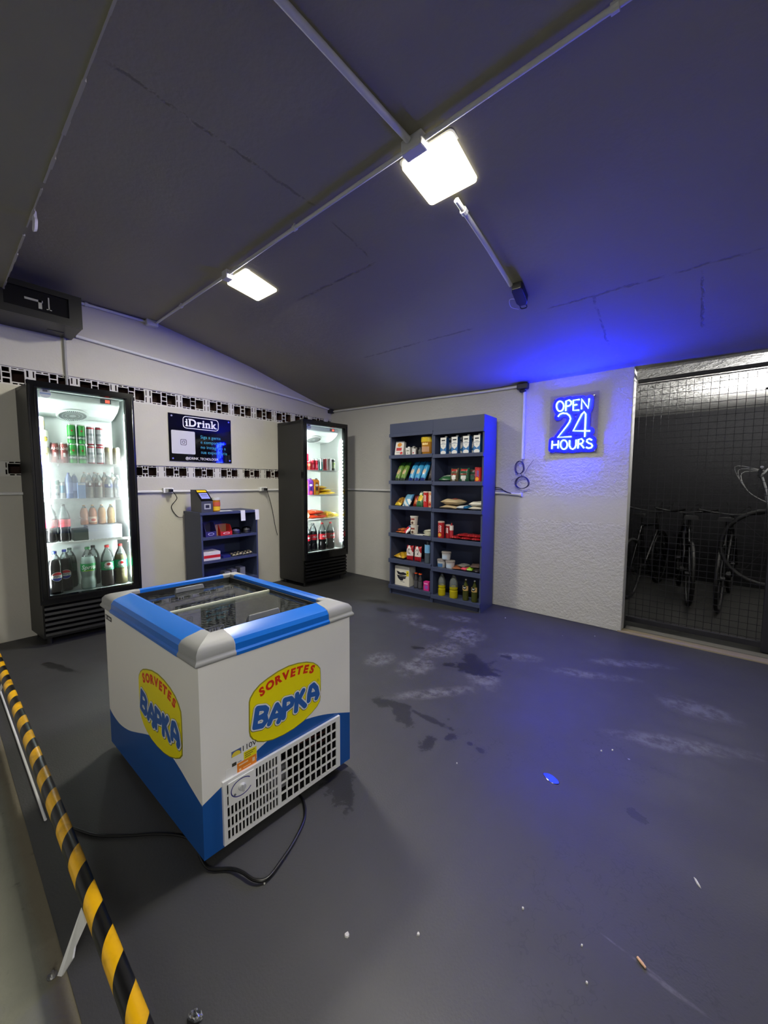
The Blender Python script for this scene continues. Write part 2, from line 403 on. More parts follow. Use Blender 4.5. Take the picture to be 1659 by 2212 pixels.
# wall on the far side with two strips of hollow blocks
SL = [(1.302, 1.424), (2.008, 2.152)]
g = G()
for za, zb in ((0, SL[0][0]), (SL[0][1], SL[1][0]), (SL[1][1], 3.0)): g.box(-.2, -4.6, za, 0, .2, zb)
wl = struct('wall_left', g, MAT_WALL)
def wall_band(g, zb0, zb1): g.box(-.2, -4.6, zb0, -.105, .2, zb1)
g = G(); [wall_band(g, *s) for s in SL]; obj('slot_back', g, MAT_DARKHOLE, wl)
def block_holes(kind, W, H):
    hs = []; e = .012
    if kind == 0:    # big, stacked three, big; slits round the rim
        for zc in (.28, .72): hs += [(.013, .022, H*(zc-.17), H*(zc+.17)), (W-.022, W-.013, H*(zc-.17), H*(zc+.17))]
        for a, b in ((.034, .112), (W-.112, W-.034)):
            hs.append((a, b, .027, H-.027))
            for q in (0, 1):
                xa = a+q*(b-a)/2+.004; xb = a+(q+1)*(b-a)/2-.004
                hs += [(xa, xb, .010, .019), (xa, xb, H-.019, H-.010)]
        c0, c1 = .119, W-.119
        for i in range(3): hs.append((c0, c1, .012+i*(H-.016)/3, .004+(i+1)*(H-.016)/3))
    else:
        for zc in (.28, .72): hs += [(.026, .033, H*(zc-.16), H*(zc+.16)), (W-.033, W-.026, H*(zc-.16), H*(zc+.16))]
        for a, b in ((.043, .116), (W-.116, W-.043)):
            hs.append((a, b, .022, H-.022))
            for q in (0, 1):
                xa = a+q*(b-a)/2+.004; xb = a+(q+1)*(b-a)/2-.004
                hs += [(xa, xb, .009, .017), (xa, xb, H-.017, H-.009)]
        c0, c1 = .122, W-.122; cm = W/2
        hs += [(c0, c1, H/2-.018, H/2+.018)]
        for za, zb in ((.012, .036), (H-.036, H-.012)): hs += [(c0+.001, cm-.004, za, zb), (cm+.004, c1-.001, za, zb)]
    return hs
for kind, (za, zb), y0, W in ((0, SL[1], -2.344, .2806), (1, SL[0], -2.255, .2843)):
    H = zb-za; g = G(); rnd = random.Random(3)
    for i in range(-8, 9):
        yb = y0+i*W
        if yb > -.05 or yb < -4.5: continue
        j = [rnd.uniform(-.0025, .0025) for _ in range(60)]
        hs = [(h[0]+j[q % 60], h[1]+j[(q+7) % 60], h[2]+j[(q+13) % 60]*.6, h[3]+j[(q+19) % 60]*.6) for q, h in enumerate(block_holes(kind, W, H))]
        # keep holes apart by clipping on a shared grid
        lattice(0, min(W, -yb), 0, H, hs, lambda a, b, c, d: (g.box(-.012, yb+a, za+c, -.004, yb+b, za+d, 0), g.box(-.09, yb+a, za+c, -.012, yb+b, za+d, 1)))
    obj('hollow_block_row', g, [M('whitewashed_clay', (205,203,196), .8), M('bare_clay_inside', (60,36,28), .9)], wl)
g = G()
for za, zb in SL: g.box(-.004, -4.6, zb-.003, .006, 0, zb+.012)
obj('mortar_ridge', g, MAT_WALL, wl)
# back wall, opening to the bicycle store on its far end
g = G(); g.box(-.2, 0, 0, 3.648, .13, 2.30)
wb = struct('wall_back', g, MAT_ROUGH, bevel=.006)
g = G(); g.box(4.75, 0, 0, 8, .13, 2.30); struct('wall_back', g, MAT_ROUGH)
g = G(); g.box(8, -9, -.1, 8.15, .2, 3.0); struct('wall_right', g, MAT_WALL)
# bicycle store
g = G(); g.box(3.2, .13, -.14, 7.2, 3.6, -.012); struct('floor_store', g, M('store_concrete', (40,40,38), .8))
g = G(); g.box(3.2, .10, 2.192, 7.2, 3.6, 2.32); struct('ceiling_store', g, MAT_BIKECEIL)
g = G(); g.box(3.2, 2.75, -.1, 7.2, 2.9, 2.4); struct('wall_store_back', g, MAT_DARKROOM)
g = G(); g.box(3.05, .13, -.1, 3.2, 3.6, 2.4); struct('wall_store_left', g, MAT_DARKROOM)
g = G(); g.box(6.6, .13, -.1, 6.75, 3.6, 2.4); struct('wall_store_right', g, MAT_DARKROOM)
g = G(); g.box(3.62, -.005, -.02, 4.9, .085, .012); struct('sill', g, M('worn_tan_concrete', (150,138,112), .85), bevel=.004)
g = G(); g.box(3.66, .12, -.05, 4.9, .20, .006); struct('sill', g, M('grey_kerb_concrete', (122,120,112), .85))

# ------------------------------------------------------------------ pipes, boxes and cables on the shell
def pipe_thing(name, label, runs, r, mat, clips=(), boxes=(), cat='conduit', part='pipe'):
    t = thing(name, label, cat, runs[0][0])
    o = Vector(runs[0][0])
    for ln in runs:
        g = G(); g.tube([Vector(p)-o for p in ln], r, 10); obj(part, g, mat, t, smooth=40)
    for c, ax in clips:
        g = G(); c = Vector(c)-o; a = Vector(ax).normalized()*.012; g.cyl(c-a, c+a, r*1.45, 12); g.box(c.x-.006, c.y-.006, c.z, c.x+.006, c.y+.006, c.z+r+.012); obj('clip', g, mat, t)
    for b in boxes:
        g = G(); x, y, z, w, d, h = b; x -= o.x; y -= o.y; z -= o.z; g.box(x-w/2, y-d/2, z-h/2, x+w/2, y+d/2, z+h/2); obj('junction_box', g, mat, t, bevel=.006)
    return t
ZC = 2.79
pipe_thing('ceiling_conduit', 'long white conduit crossing the dark ceiling between both lamps', [[(.03,-2.27,ZC-.022), (5.2,-2.27,ZC-.022)]], .0110, MAT_PVC,
   [((.62,-2.27,ZC-.022),(1,0,0)), ((2.21,-2.27,ZC-.022),(1,0,0)), ((3.86,-2.27,ZC-.022),(1,0,0))], [(3.085,-2.275,ZC-.03,.11,.06,.06), (1.41,-2.268,ZC-.03,.07,.055,.06)])
pipe_thing('ceiling_conduit', 'thick white conduit running from the beam to the nearer lamp', [[(3.06,-3.36,ZC-.02), (3.075,-2.31,ZC-.02)]], .0145, MAT_PVC)
pts = [(3.10, y, czn(3.1, y)-.024) for y in (-1.93,-1.79,-1.55,-1.26,-1.22)]
t = pipe_thing('ceiling_conduit', 'short white conduit sloping from the nearer lamp down to the black detector', [pts], .0135, MAT_PVC, [((3.10,-1.85,czn(3.1,-1.85)-.024),(0,1,-.2))])
t = thing('presence_detector', 'small black box detector at the lower end of the ceiling conduit', 'detector', (3.13,-1.13,czn(3.13,-1.13)), 0)
t.rotation_euler = (R(-14.5), 0, R(6))
g = G(); g.prism([(-.028,-.085),(.028,-.085),(.036,-.06),(.036,.06),(.022,.09),(-.022,.09),(-.036,.06),(-.036,-.06)], lambda x,y:(x,y,-.055), lambda x,y:(x,y,-.004)); obj('housing', g, MAT_BLACKMAT, t, bevel=.004)
g = G(); g.tube(catmull([(-.02,.085,-.05),(-.018,.118,-.052),(.018,.118,-.052),(.02,.085,-.05)],4), .004, 6); obj('bracket_loop', g, MAT_BLACKMAT, t, smooth=40)
g = G(); g.tube(catmull([(-.03,.06,-.02),(-.075,.03,-.03),(-.085,.10,-.035),(-.05,.16,-.02)],6), .0018, 5); obj('loose_wire', g, MAT_PVC, t, smooth=40)
pipe_thing('wall_conduit', 'white conduit along the top of the block wall with a corner box', [[(.014,-3.3,2.772),(.014,-2.32,2.772)]], .012, MAT_PVC, [((.014,-2.80,2.772),(0,1,0))], [(.03,-2.30,2.765,.06,.10,.055)])
pipe_thing('wall_conduit', 'white conduit slanting down the block wall to the room corner', [[(.015,-2.885,2.487),(.015,-1.9,2.42),(.015,-.60,2.34),(.015,-.03,2.282)]], .013, MAT_PVC, [((.015,-1.20,2.377),(0,1,0))])
pipe_thing('wall_conduit', 'thin grey vertical pipe below the black wall box', [[(.012,-2.962,2.46),(.012,-2.962,2.02)]], .010, M('dull_grey_pipe', (150,150,150), .5))
pipe_thing('wall_conduit', 'white horizontal conduit along the block wall carrying two sockets', [[(.013,-4.4,1.168),(.013,-.02,1.166)]], .0125, MAT_PVC)
pipe_thing('wall_conduit', 'white horizontal conduit on the rear wall passing behind the tall shelves', [[(.02,-.013,1.166),(2.55,-.013,1.164),(2.755,-.013,1.152)]], .0125, MAT_PVC, [((2.752,-.013,1.152),(1,0,0))])
pipe_thing('wall_conduit', 'white conduit under the ceiling edge of the rear wall', [[(.06,-.013,2.255),(1.48,-.013,2.222),(2.40,-.013,2.196),(2.70,-.013,2.194)]], .011, MAT_PVC)
pipe_thing('wall_conduit', 'white vertical conduit dropping from the black ceiling box beside the neon sign', [[(2.757,-.014,2.165),(2.757,-.014,1.50)]], .0135, MAT_PVC)
g = G(); g.box(-.055,-.05,-.03,.055,0,.03); g.box(-.03,-.045,-.055,.03,-.002,-.03)
tag(obj('junction_box', g, MAT_BLACKMAT, bevel=.012, loc=(2.745,-.001,2.188)), 'black junction box under the ceiling above the vertical conduit', 'junction box')
g = G(); g.box(-.035,-.035,-.03,.035,.035,.025)
tag(obj('junction_box', g, MAT_BLACKMAT, bevel=.008, loc=(.025,-.035,2.262)), 'black junction box tucked into the room corner under the ceiling', 'junction box')
g = G()                                                             # coiled loose cable
def loop(cx, cz, rx, rz_, turns, y): return [(cx+rx*(1-.06*math.sin(3*a))*math.cos(a), y-.004*math.sin(a*1.7)-.0006*i, cz+rz_*math.sin(a)) for i, a in enumerate([2*math.pi*turns*i/(24*turns)+1.4 for i in range(24*turns+1)])]
g.tube([(2.757,-.014,1.51),(2.765,-.016,1.47)]+loop(2.742,1.418,.043,.062,3,-.018), .0028, 6)
g.tube(loop(2.771,1.272,.066,.058,3,-.018), .0028, 6)
g.tube(catmull([(2.75,-.02,1.36),(2.76,-.02,1.335),(2.77,-.02,1.325)],4), .0028, 6)
g.tube(catmull([(2.785,-.02,1.355),(2.82,-.02,1.42),(2.87,-.02,1.49)],5), .0018, 5)
g.tube(catmull([(2.71,-.02,1.31),(2.67,-.02,1.30),(2.66,-.02,1.285)],5), .0018, 5)
tag(obj('cable_coil', g, M('dark_blue_cable', (30,30,70), .4), smooth=40), 'thin dark cable coiled in two loops below the vertical conduit', 'cable')
g = G(); g.tube(catmull([(2.42,-.03,1.22),(2.54,-.025,1.215),(2.60,-.025,1.18),(2.66,-.03,1.165)],6), .004, 6); g.tube(catmull([(2.42,-.03,1.20),(2.55,-.025,1.20),(2.63,-.025,1.172)],6), .003, 6)
tag(obj('loose_cable', g, MAT_CABLE, smooth=40), 'short black loose wires at the end of the rear wall conduit', 'cable')
def socket(y, lab, plug_lab, pts, cl):
    t = thing('wall_socket', lab, 'socket', (0, y, 1.178))
    g = G(); g.box(0,-.048,-.026,.045,.048,.026); obj('socket_box', g, MAT_WHITEPL, t, bevel=.006)
    g = G(); g.box(.045,-.03,-.018,.049,.03,.018); obj('face_plate', g, MAT_GREYPL, t)
    t = thing('power_cord', cl, 'cord', (.049, y+.012, 1.178))
    g = G(); g.box(0,-.016,-.014,.038,.016,.014); obj('plug', g, MAT_CABLE, t, bevel=.004)
    g = G(); g.tube([Vector(p)-Vector((.049, y+.012, 1.178)) for p in catmull(pts, 6)], .0035, 6); obj('cable', g, MAT_CABLE, t, smooth=40)
socket(-2.212, 'white wall socket above the cord to the small shelf', '', [(.087,-2.20,1.178),(.06,-2.143,1.10),(.012,-2.18,1.01),(.012,-2.127,.911),(.02,-2.075,.899)], 'thin black cord from the socket to the small shelf')
socket(-1.14, 'white wall socket beside the black fridge in the corner', '', [(.087,-1.128,1.178),(.06,-1.069,1.054),(.02,-1.005,.898),(.015,-.968,.716),(.012,-.935,.592)], 'black cord hanging from the socket behind the corner fridge')
# dark wall box with a window, high on the block wall
t = thing('equipment_box', 'black wall box with a dark window high under the ceiling', 'cabinet', (0,-3.55,2.450))
g = G(); g.box(.002,0,0,.345,.64,.235); obj('housing', g, M('black_box_paint', (14,14,15), .4), t, bevel=.004)
g = G(); lattice(.0,.64,0,.235,[(.20,.56,.055,.195)], lambda a,b,c,d: g.box(.345,a,c,.362,b,d)); obj('door_frame', g, M('black_satin', (16,16,17), .35), t)
g = G(); g.box(.346,.20,.055,.350,.56,.195); obj('window_pane', g, M('smoked_window', (20,20,21), .08), t)
g = G(); g.box(.3505,.31,.12,.353,.41,.135); g.box(.3505,.385,.075,.353,.405,.135); g.box(.3505,.44,.08,.353,.448,.17); g.box(.3505,.43,.08,.353,.46,.086); obj('device_marks', g, M('pale_device', (150,150,140), .5), t)
g = G(); g.lathe([(.012,0),(.012,.004)], 14); g.map(lambda x,y,z:(.362+z, .13+x, .19+y)); obj('lock', g, MAT_STEEL, t)
g = G(); g.box(.10,.46,-.003,.16,.56,.0005); obj('vent_slot', g, M('vent_grey', (70,70,70), .6), t)

# ------------------------------------------------------------------ ceiling lamps
def lamp(label, loc, yaw, tilt):
    t = thing('ceiling_lamp', label, 'ceiling light', loc); t.rotation_euler = (tilt, 0, yaw)
    a = .139
    def rr(h, r=.02, k=4):
        p = []
        for sx, sy, a0 in ((1,1,0),(-1,1,90),(-1,-1,180),(1,-1,270)):
            for i in range(k+1):
                an = R(a0+90*i/k); p.append((sx*(h-r)+r*math.cos(an), sy*(h-r)+r*math.sin(an)))
        return p
    g = G(); g.prism(rr(a+.006), lambda x,y:(x,y,-.016), lambda x,y:(x,y,-.002)); obj('lamp_frame', g, MAT_WHITEPL, t, smooth=40)
    g = G(); frame2d(g, rr(a-.004), rr(a-.016), lambda x,y:(x,y,-.040)); n = len(rr(a)); g.add([(x,y,-.040) for x,y in rr(a-.004)]+[(x,y,-.0162) for x,y in rr(a-.003)], [(i,(i+1)%n,n+(i+1)%n,n+i) for i in range(n)]); obj('opal_rim', g, emitter('lamp_rim', (1,.93,.70), 2.2), t, fixn=False)
    g = G(); g.prism(rr(a-.0162), lambda x,y:(x,y,-.0402), lambda x,y:(x,y,-.034)); obj('diffuser', g, emitter('lamp_diffuser', (1,.955,.82), LAMP), t)
    return t
lamp('square white ceiling lamp nearest the camera, lit, beside the conduit crossing', (3.098,-2.082,ZC-.008), R(1.0), R(-7))
lamp('square white ceiling lamp farther off, lit, towards the block wall', (1.425,-2.075,ZC-.008), R(1.0), R(-7))

t = thing('added_lane_lamp', 'unseen tube lamp added over the car lane to light the freezer front', 'ceiling light', (6.3,-4.75,2.62))  # out of view; added so that light reaches the freezer's front
g = G(); g.box(-.05,-.64,.035,.05,.64,.08); obj('tube_housing', g, MAT_WHITEPL, t, bevel=.004)
g = G(); g.tube([(0,-.6,.012),(0,.6,.012)], .016, 12); obj('lamp_tube', g, emitter('added_lane_glow', (1,.985,.93), ADDED_LANE_LAMP), t, smooth=40)
for y in (-.62,.60): g = G(); g.box(-.02,y,-.006,.02,y+.02,.035); obj('tube_holder', g, MAT_WHITEPL, t)
for y in (-.4,.4): g = G(); g.cyl((0,y,.08),(0,y,.28), .006, 8); obj('hanger', g, MAT_STEEL, t)
# ------------------------------------------------------------------ neon sign
t = thing('neon_sign', 'blue glowing neon sign reading OPEN 24 HOURS on the white wall', 'neon sign', (3.2,-.004,1.8))
NE = [ [(3.123,1.956),(3.121,1.939),(3.115,1.925),(3.105,1.917),(3.093,1.915),(3.081,1.919),(3.071,1.93),(3.064,1.946),(3.061,1.963),(3.062,1.98),(3.069,1.994),(3.078,2.002),(3.09,2.004),(3.102,1.999),(3.112,1.988),(3.12,1.973)],
 [(3.142,1.912),(3.141,1.999),(3.166,2.004),(3.184,1.989),(3.184,1.965),(3.168,1.954),(3.144,1.951)], [(3.251,1.997),(3.201,1.998),(3.203,1.91),(3.251,1.907)], [(3.201,1.955),(3.234,1.956)], [(3.27,1.913),(3.268,1.999),(3.324,1.915),(3.328,1.995)],
 [(3.077,1.868),(3.093,1.888),(3.118,1.895),(3.151,1.888),(3.175,1.866),(3.184,1.841),(3.177,1.812),(3.155,1.777),(3.082,1.683),(3.197,1.68)], [(3.306,1.671),(3.306,1.865),(3.293,1.888),(3.275,1.868),(3.21,1.73),(3.345,1.719)],
 [(3.036,1.654),(3.034,1.581)], [(3.089,1.653),(3.088,1.583)], [(3.035,1.616),(3.088,1.617)], [(3.166,1.612),(3.164,1.597),(3.159,1.584),(3.15,1.576),(3.139,1.573),(3.127,1.577),(3.118,1.586),(3.111,1.6),(3.108,1.616),(3.11,1.631),(3.115,1.644),(3.125,1.652),(3.136,1.655),(3.147,1.651),(3.156,1.641),(3.163,1.628)],
 [(3.184,1.649),(3.184,1.603),(3.196,1.577),(3.212,1.569),(3.23,1.58),(3.238,1.604),(3.238,1.651)], [(3.255,1.574),(3.257,1.652),(3.282,1.655),(3.297,1.636),(3.287,1.617),(3.259,1.611)], [(3.277,1.61),(3.304,1.575)],
 [(3.363,1.639),(3.344,1.652),(3.326,1.645),(3.323,1.629),(3.34,1.614),(3.359,1.607),(3.369,1.59),(3.361,1.575),(3.34,1.571),(3.321,1.58)] ]
mneon = emitter('neon_tube', tuple(c/max(NEON) for c in NEON), max(NEON))
words_ = (('word_open', NE[:5]), ('number_twenty_four', NE[5:7]), ('word_hours', NE[7:]))
for nm, ls in words_:
    g = G()
    for q, ln in enumerate(ls): g.tube([(x-3.2, -.030, z-1.8) for x, z in ln], .0058, 8, closed=len(ln) == 16)
    for q, f in enumerate(g.f):
        if sum(g.v[i][1] for i in f)/len(f) > -.0325: g.m[q] = 1
    obj(nm, g, [mneon, emitter('neon_tube_flank', (.005,.014,1), NEON_SIDE)], t, smooth=60)
g = G(); g.box(3.004-3.2,-.016,1.535-1.8,3.402-3.2,-.012,2.056-1.8); obj('backing_panel', g, tinted('halo_tinted_acrylic', (.92,.90,1.0), (120,120,200), .02), t)  # clear sheet; its faint blue tint imitates neon light on the wall
g = G(); strokes(g, NE, .034, lambda x,z,q: (x-3.2,-.0165-q,z-1.8), 0, 2e-5); obj('painted_letter_halo', g, C((10,16,112), .4), t, fixn=False)  # blue halo of the neon's light, painted as wide flat strokes
for x, z in ((3.036,2.025),(3.366,2.02),(3.39,1.55),(3.014,1.552)):
    g = G(); g.cyl((x-3.2,-.026,z-1.8), (x-3.2,0,z-1.8), .006, 10); obj('standoff', g, MAT_STEEL, t)

# ------------------------------------------------------------------ poster
t = thing('wall_poster', 'black glossy sign panel with white logo and pale square on the block wall', 'sign', (.002,-2.178,1.476))
W, H = .656, .477
P = lambda e: (lambda x, y: (e, x, y))
g = G(); g.box(0,0,0,.008,W,H); obj('panel', g, M('black_acrylic', (9,9,14), .035), t)
def rrect(x0, y0, x1, y1, r, k=5):
    p = []
    for cx, cy, a0 in ((x1-r,y1-r,0),(x0+r,y1-r,90),(x0+r,y0+r,180),(x1-r,y0+r,270)):
        for i in range(k+1): a = R(a0+90*i/k); p.append((cx+r*math.cos(a), cy+r*math.sin(a)))
    return p
g = G(); frame2d(g, rrect(.138,.338,.515,.462,.035), rrect(.145,.345,.508,.455,.029), P(.0086)); obj('logo_frame', g, MAT_WHITE, t)
g = G()
def bar(x0,y0,x1,y1): g.add([(.0091,x0,y0),(.0091,x1,y0),(.0091,x1,y1),(.0091,x0,y1)], [(0,1,2,3)])
x = .168; zb_ = .360
for ch in 'iDrink':                                                 # slab serif lettering, letter by letter
    v, fc = text2d(ch, .108, bold=.03, align='LEFT'); x0 = min(p[0] for p in v); x1 = max(p[0] for p in v); y0 = min(p[1] for p in v); y1 = max(p[1] for p in v)
    base = zb_-y0; w = x1-x0; st = .0175
    g.add([(.0087, x+p[0]-x0, base+p[1]) for p in v], fc)
    xh = {'i': .0505, 'r': .0505, 'n': .0505}.get(ch, y1-y0)
    bar(x-.005, zb_, x+st+.005 if ch != 'D' else x+st, zb_+.009)
    bar(x-.007, zb_+xh-.010, x+st*.6, zb_+xh-.001)
    if ch in 'nk': bar(x+w-st-.004, zb_, x+w+.005, zb_+.009)
    x += w+(.014 if ch != 'r' else .009)
obj('logo_lettering', g, MAT_WHITE, t, fixn=False)
for i, s in enumerate(('Siga a gente','e compartilhe','no instagram a','sua experiência')): g = G(); text(g, s, .047, lambda x,y,i=i:(.0087,.312+x,.262-.0535*i+y), align='LEFT', bold=.004); obj('message_lettering', g, MAT_TEAL, t, fixn=False)
g = G(); text(g, '@IDRINK_TECNOLOGIA', .036, lambda x,y:(.0087,.327+x*.86,.031+y), bold=.006); obj('handle_lettering', g, MAT_WHITE, t, fixn=False)
g = G(); g.prism(rrect(.022,.075,.256,.310,.01), P(.0083), P(.0092)); obj('square_card', g, M('pale_card', (200,200,204), .4), t)
g = G(); cx, cy = .139, .194
frame2d(g, rrect(cx-.03,cy-.03,cx+.03,cy+.03,.012), rrect(cx-.025,cy-.025,cx+.025,cy+.025,.009), P(.0095))
ci = lambda r, x=cx, y=cy: [(x+r*math.cos(2*math.pi*i/20), y+r*math.sin(2*math.pi*i/20)) for i in range(20)]
frame2d(g, ci(.0155), ci(.0105), P(.0095)); g.add([(.0095,*p) for p in ci(.0028, cx+.016, cy+.016)], [tuple(range(20))]); obj('camera_icon', g, MAT_DARK, t, fixn=False)
for x, z in ((.03,.45),(.63,.452),(.03,.025),(.632,.025)):
    g = G(); g.cyl((.006,x,z),(.015,x,z), .0085, 12); obj('screw', g, MAT_STEEL, t, smooth=40)

# ------------------------------------------------------------------ tall drinks fridges
class Frame:
    def __init__(s, loc, rz, k=0, uo=0, us=1): s.loc = Vector(loc); s.rz = rz; s.k = k; s.uo = uo; s.us = us
    def at(s, u, d, z=0):
        u = s.uo+(u-s.uo)*s.us+s.k*max(0, d-.05)+(.009 if s.k < -.15 else 0)
        c, q = math.cos(s.rz), math.sin(s.rz); return (s.loc.x+u*c-d*q, s.loc.y+u*q+d*c, s.loc.z+z)
FL = Frame((.372,-3.264,0), R(90-4), -.17); FRR = Frame((.538,-.923,0), R(90-4), -.11, .02, 1.062)
def fridge(fr, W, D, label, gx0, gx1, gz0, gz1, shelves, es, haze, dots, nm):
    t = thing('display_fridge', label, 'fridge', fr.loc, fr.rz); H = 2.0
    def obj(name, g, *a, **kw): return globals()['obj'](name, g.map(lambda x,y,z: (x+fr.k*max(0, y-.05), y, z)), *a, **kw)   # the carcass stands slightly out of square
    g = G(); y0 = .052
    g.box(.012,y0,.05,.045,D,H-.012); g.box(W-.045,y0,.05,W-.012,D,H-.012); g.box(.045,D-.03,.05,W-.045,D,H-.012)
    g.hexa([(.012,y0,gz1+.01),(W-.012,y0,gz1+.01),(W-.012,D,gz1+.01),(.012,D,gz1+.01)], [(.012,y0,H),(W-.012,y0,H),(W-.012,D,H-.05),(.012,D,H-.05)])
    g.box(.045,y0,.05,W-.045,D-.03,gz0-.012); obj('cabinet', g, MAT_BLACKMAT, t, bevel=.004)
    g = G(); i0, i1 = .045, W-.045
    g.box(i0,y0,gz0-.012,i0+.008,D-.03,gz1+.01); g.box(i1-.008,y0,gz0-.012,i1,D-.03,gz1+.01); g.box(i0,D-.045,gz0-.012,i1,D-.03,gz1+.01); g.box(i0,y0,gz0-.012,i1,D-.03,gz0); g.box(i0,y0,gz1,i1,D-.03,gz1+.0095)
    obj('liner', g, MAT_LINER, t)
    g = G(); lattice(0,W,.33,H-.002,[(gx0,gx1,gz0,gz1)], lambda a,b,c,d: g.box(a,0,c,b,.05,d))
    obj('door_frame', g, MAT_BLACK, t)
    g = G(); w = .006
    lattice(gx0-.016,gx1+.016,gz0-.016,gz1+.016,[(gx0-.001,gx1+.001,gz0-.001,gz1+.001)], lambda a,b,c,d: g.box(a,-.010,c,b,.002,d)); obj('door_bead', g, M('black_glossy_bead', (10,10,11), .12, spec=.8), t, bevel=.003)
    g = G(); g.box(.006,-.008,.36,.018,.004,H-.03); g.box(W-.018,-.008,.36,W-.006,.004,H-.03); obj('door_edge_rail', g, M('black_glossy_bead', (20,20,22), .15), t, bevel=.004, seg=3)
    g = G(); g.box(gx0,.018,gz0,gx1,.024,gz1); obj('door_glass', g, glass('door_glass_fogged', haze=True) if haze else glass('door_glass'), t)
    g = G(); g.box(.01,.03,.06,W-.01,y0,.325)
    for i in range(6):
        z = .085+i*.040; g.hexa([(.02,.0,z),(W-.02,.0,z),(W-.02,.03,z+.012),(.02,.03,z+.012)], [(.02,.004,z+.018),(W-.02,.004,z+.018),(W-.02,.03,z+.03),(.02,.03,z+.03)])
    obj('kick_grille', g, M('black_grille', (7,7,8), .35), t)
    for x in (.05, W-.05):
        for y in (.08, D-.06):
            g = G(); g.cyl((x,y,0),(x,y,.05), .018, 10); obj('foot', g, MAT_BLKTRIM, t)
    for z in shelves:
        g = G(); a, b = .056, W-.056
        g.box(a,.064,z-.017,b,.074,z+.001)
        g.box(a,D-.06,z-.008,b,D-.052,z)
        for i in range(1, 22): x = a+(b-a)*i/22; g.box(x-.002,.076,z-.0055,x+.002,D-.06,z)
        obj('shelf', g, MAT_WHITEPL, t)
        for x in (a+.004, b-.004): g = G(); g.tube([(x,.075,z-.012),(x,.10,z-.045)], .003, 6); obj('shelf_bracket', g, MAT_WHITEPL, t)
    m = emitter('fridge_led_'+nm, (.93,1,.97), es)
    for sx in (0, 1):
        g = G(); x = .0535 if sx == 0 else (W-.064 if dots else W-.0595)
        if dots and sx:
            for i in range(30): z = gz0+.09+i*.044; g.box(x,.055,z,x+.008,.062,z+.022)
        else: g.box(x,.056,gz0+.06,x+.006,.064,gz1-.12)
        obj('led_strip', g, m, t)
    # evaporator housing with fan grille and temperature display
    g = G(); zt = gz1; a, b = .075, W-.075
    g.prism([(.09,zt-.001),(.09,zt-.055),(.13,zt-.10),(.20,zt-.145),(.26,zt-.165),(D-.05,zt-.165),(D-.05,zt-.001)], lambda y,z:(a,y,z), lambda y,z:(b,y,z)); obj('evaporator_housing', g, MAT_LINER, t, bevel=.008)
    fx, fy, fz = W*.46, .205, zt-.150
    tl = Matrix.Rotation(R(-28), 4, 'X'); F2 = lambda x,y,z: tuple(Vector((fx,fy,fz))+tl @ Vector((x,y,z)))
    g = G(); g.tube([F2(.095*math.cos(i*math.pi/14), .075*math.sin(i*math.pi/14), .0) for i in range(28)], .009, 8, closed=True); fo = obj('fan_ring', g, MAT_LINER, t, smooth=50)
    g = G(); q = 40
    for ring in range(3):
        r0, r1 = .022+ring*.023, .040+ring*.023
        for i in range(q):
            a0, a1 = 2*math.pi*i/q, 2*math.pi*(i+.5)/q
            g.add([F2(r*math.cos(an), r*.79*math.sin(an), -.006) for r, an in ((r0,a0),(r1,a0),(r1,a1),(r0,a1))], [(0,1,2,3)])
    obj('fan_slots', g, M('fan_shadow_grey', (90,96,98), .6), fo, fixn=False)
    g = G(); g.box(W*.74-.037,.085,zt-.044,W*.74+.037,.0895,zt-.008); dp = obj('temperature_display', g, M('dark_display', (70,72,76), .3), t, bevel=.003)
    g = G(); g.box(W*.74-.004,.084,zt-.037,W*.74+.026,.0848,zt-.014); obj('display_digits', g, emitter('red_digits', (1,.08,.05), 3), dp)
    g = G(); r = .034; cx, cz = gx0+.045, gz1-.030
    g.add([(cx+r*math.cos(2*math.pi*i/28), .0172, cz+r*math.sin(2*math.pi*i/28)) for i in range(28)], [tuple(range(28))])
    st = obj('round_sticker', g, M('silver_sticker', (172,178,186), .4), t)
    g = G(); g.add([(cx-.014,.0168,cz+.010),(cx+.014,.0168,cz+.010),(cx+.014,.0168,cz+.027),(cx-.014,.0168,cz+.027)], [(0,1,2,3)]); g.add([(cx-.03,.0168,cz-.008),(cx+.03,.0168,cz-.008),(cx+.03,.0168,cz+.003),(cx-.03,.0168,cz+.003)], [(0,1,2,3)], 1); obj('sticker_print', g, [M('sticker_grey', (84,86,92), .5), M('sticker_blue', (110,130,170), .5)], st, fixn=False)
    return t
fridge(FL, .665, .375, 'tall black glass door drinks fridge full of bottles and cans beside the small shelf', .058, .602, .383, 1.948, (1.408, 1.128, .788), FRIDGE_L, True, False, 'full')
fridge(FRR, .672, .50, 'tall black glass door drinks fridge in the room corner, half empty', .046, .622, .411, 1.944, (1.412, 1.110, .808), FRIDGE_R, False, True, 'corner')

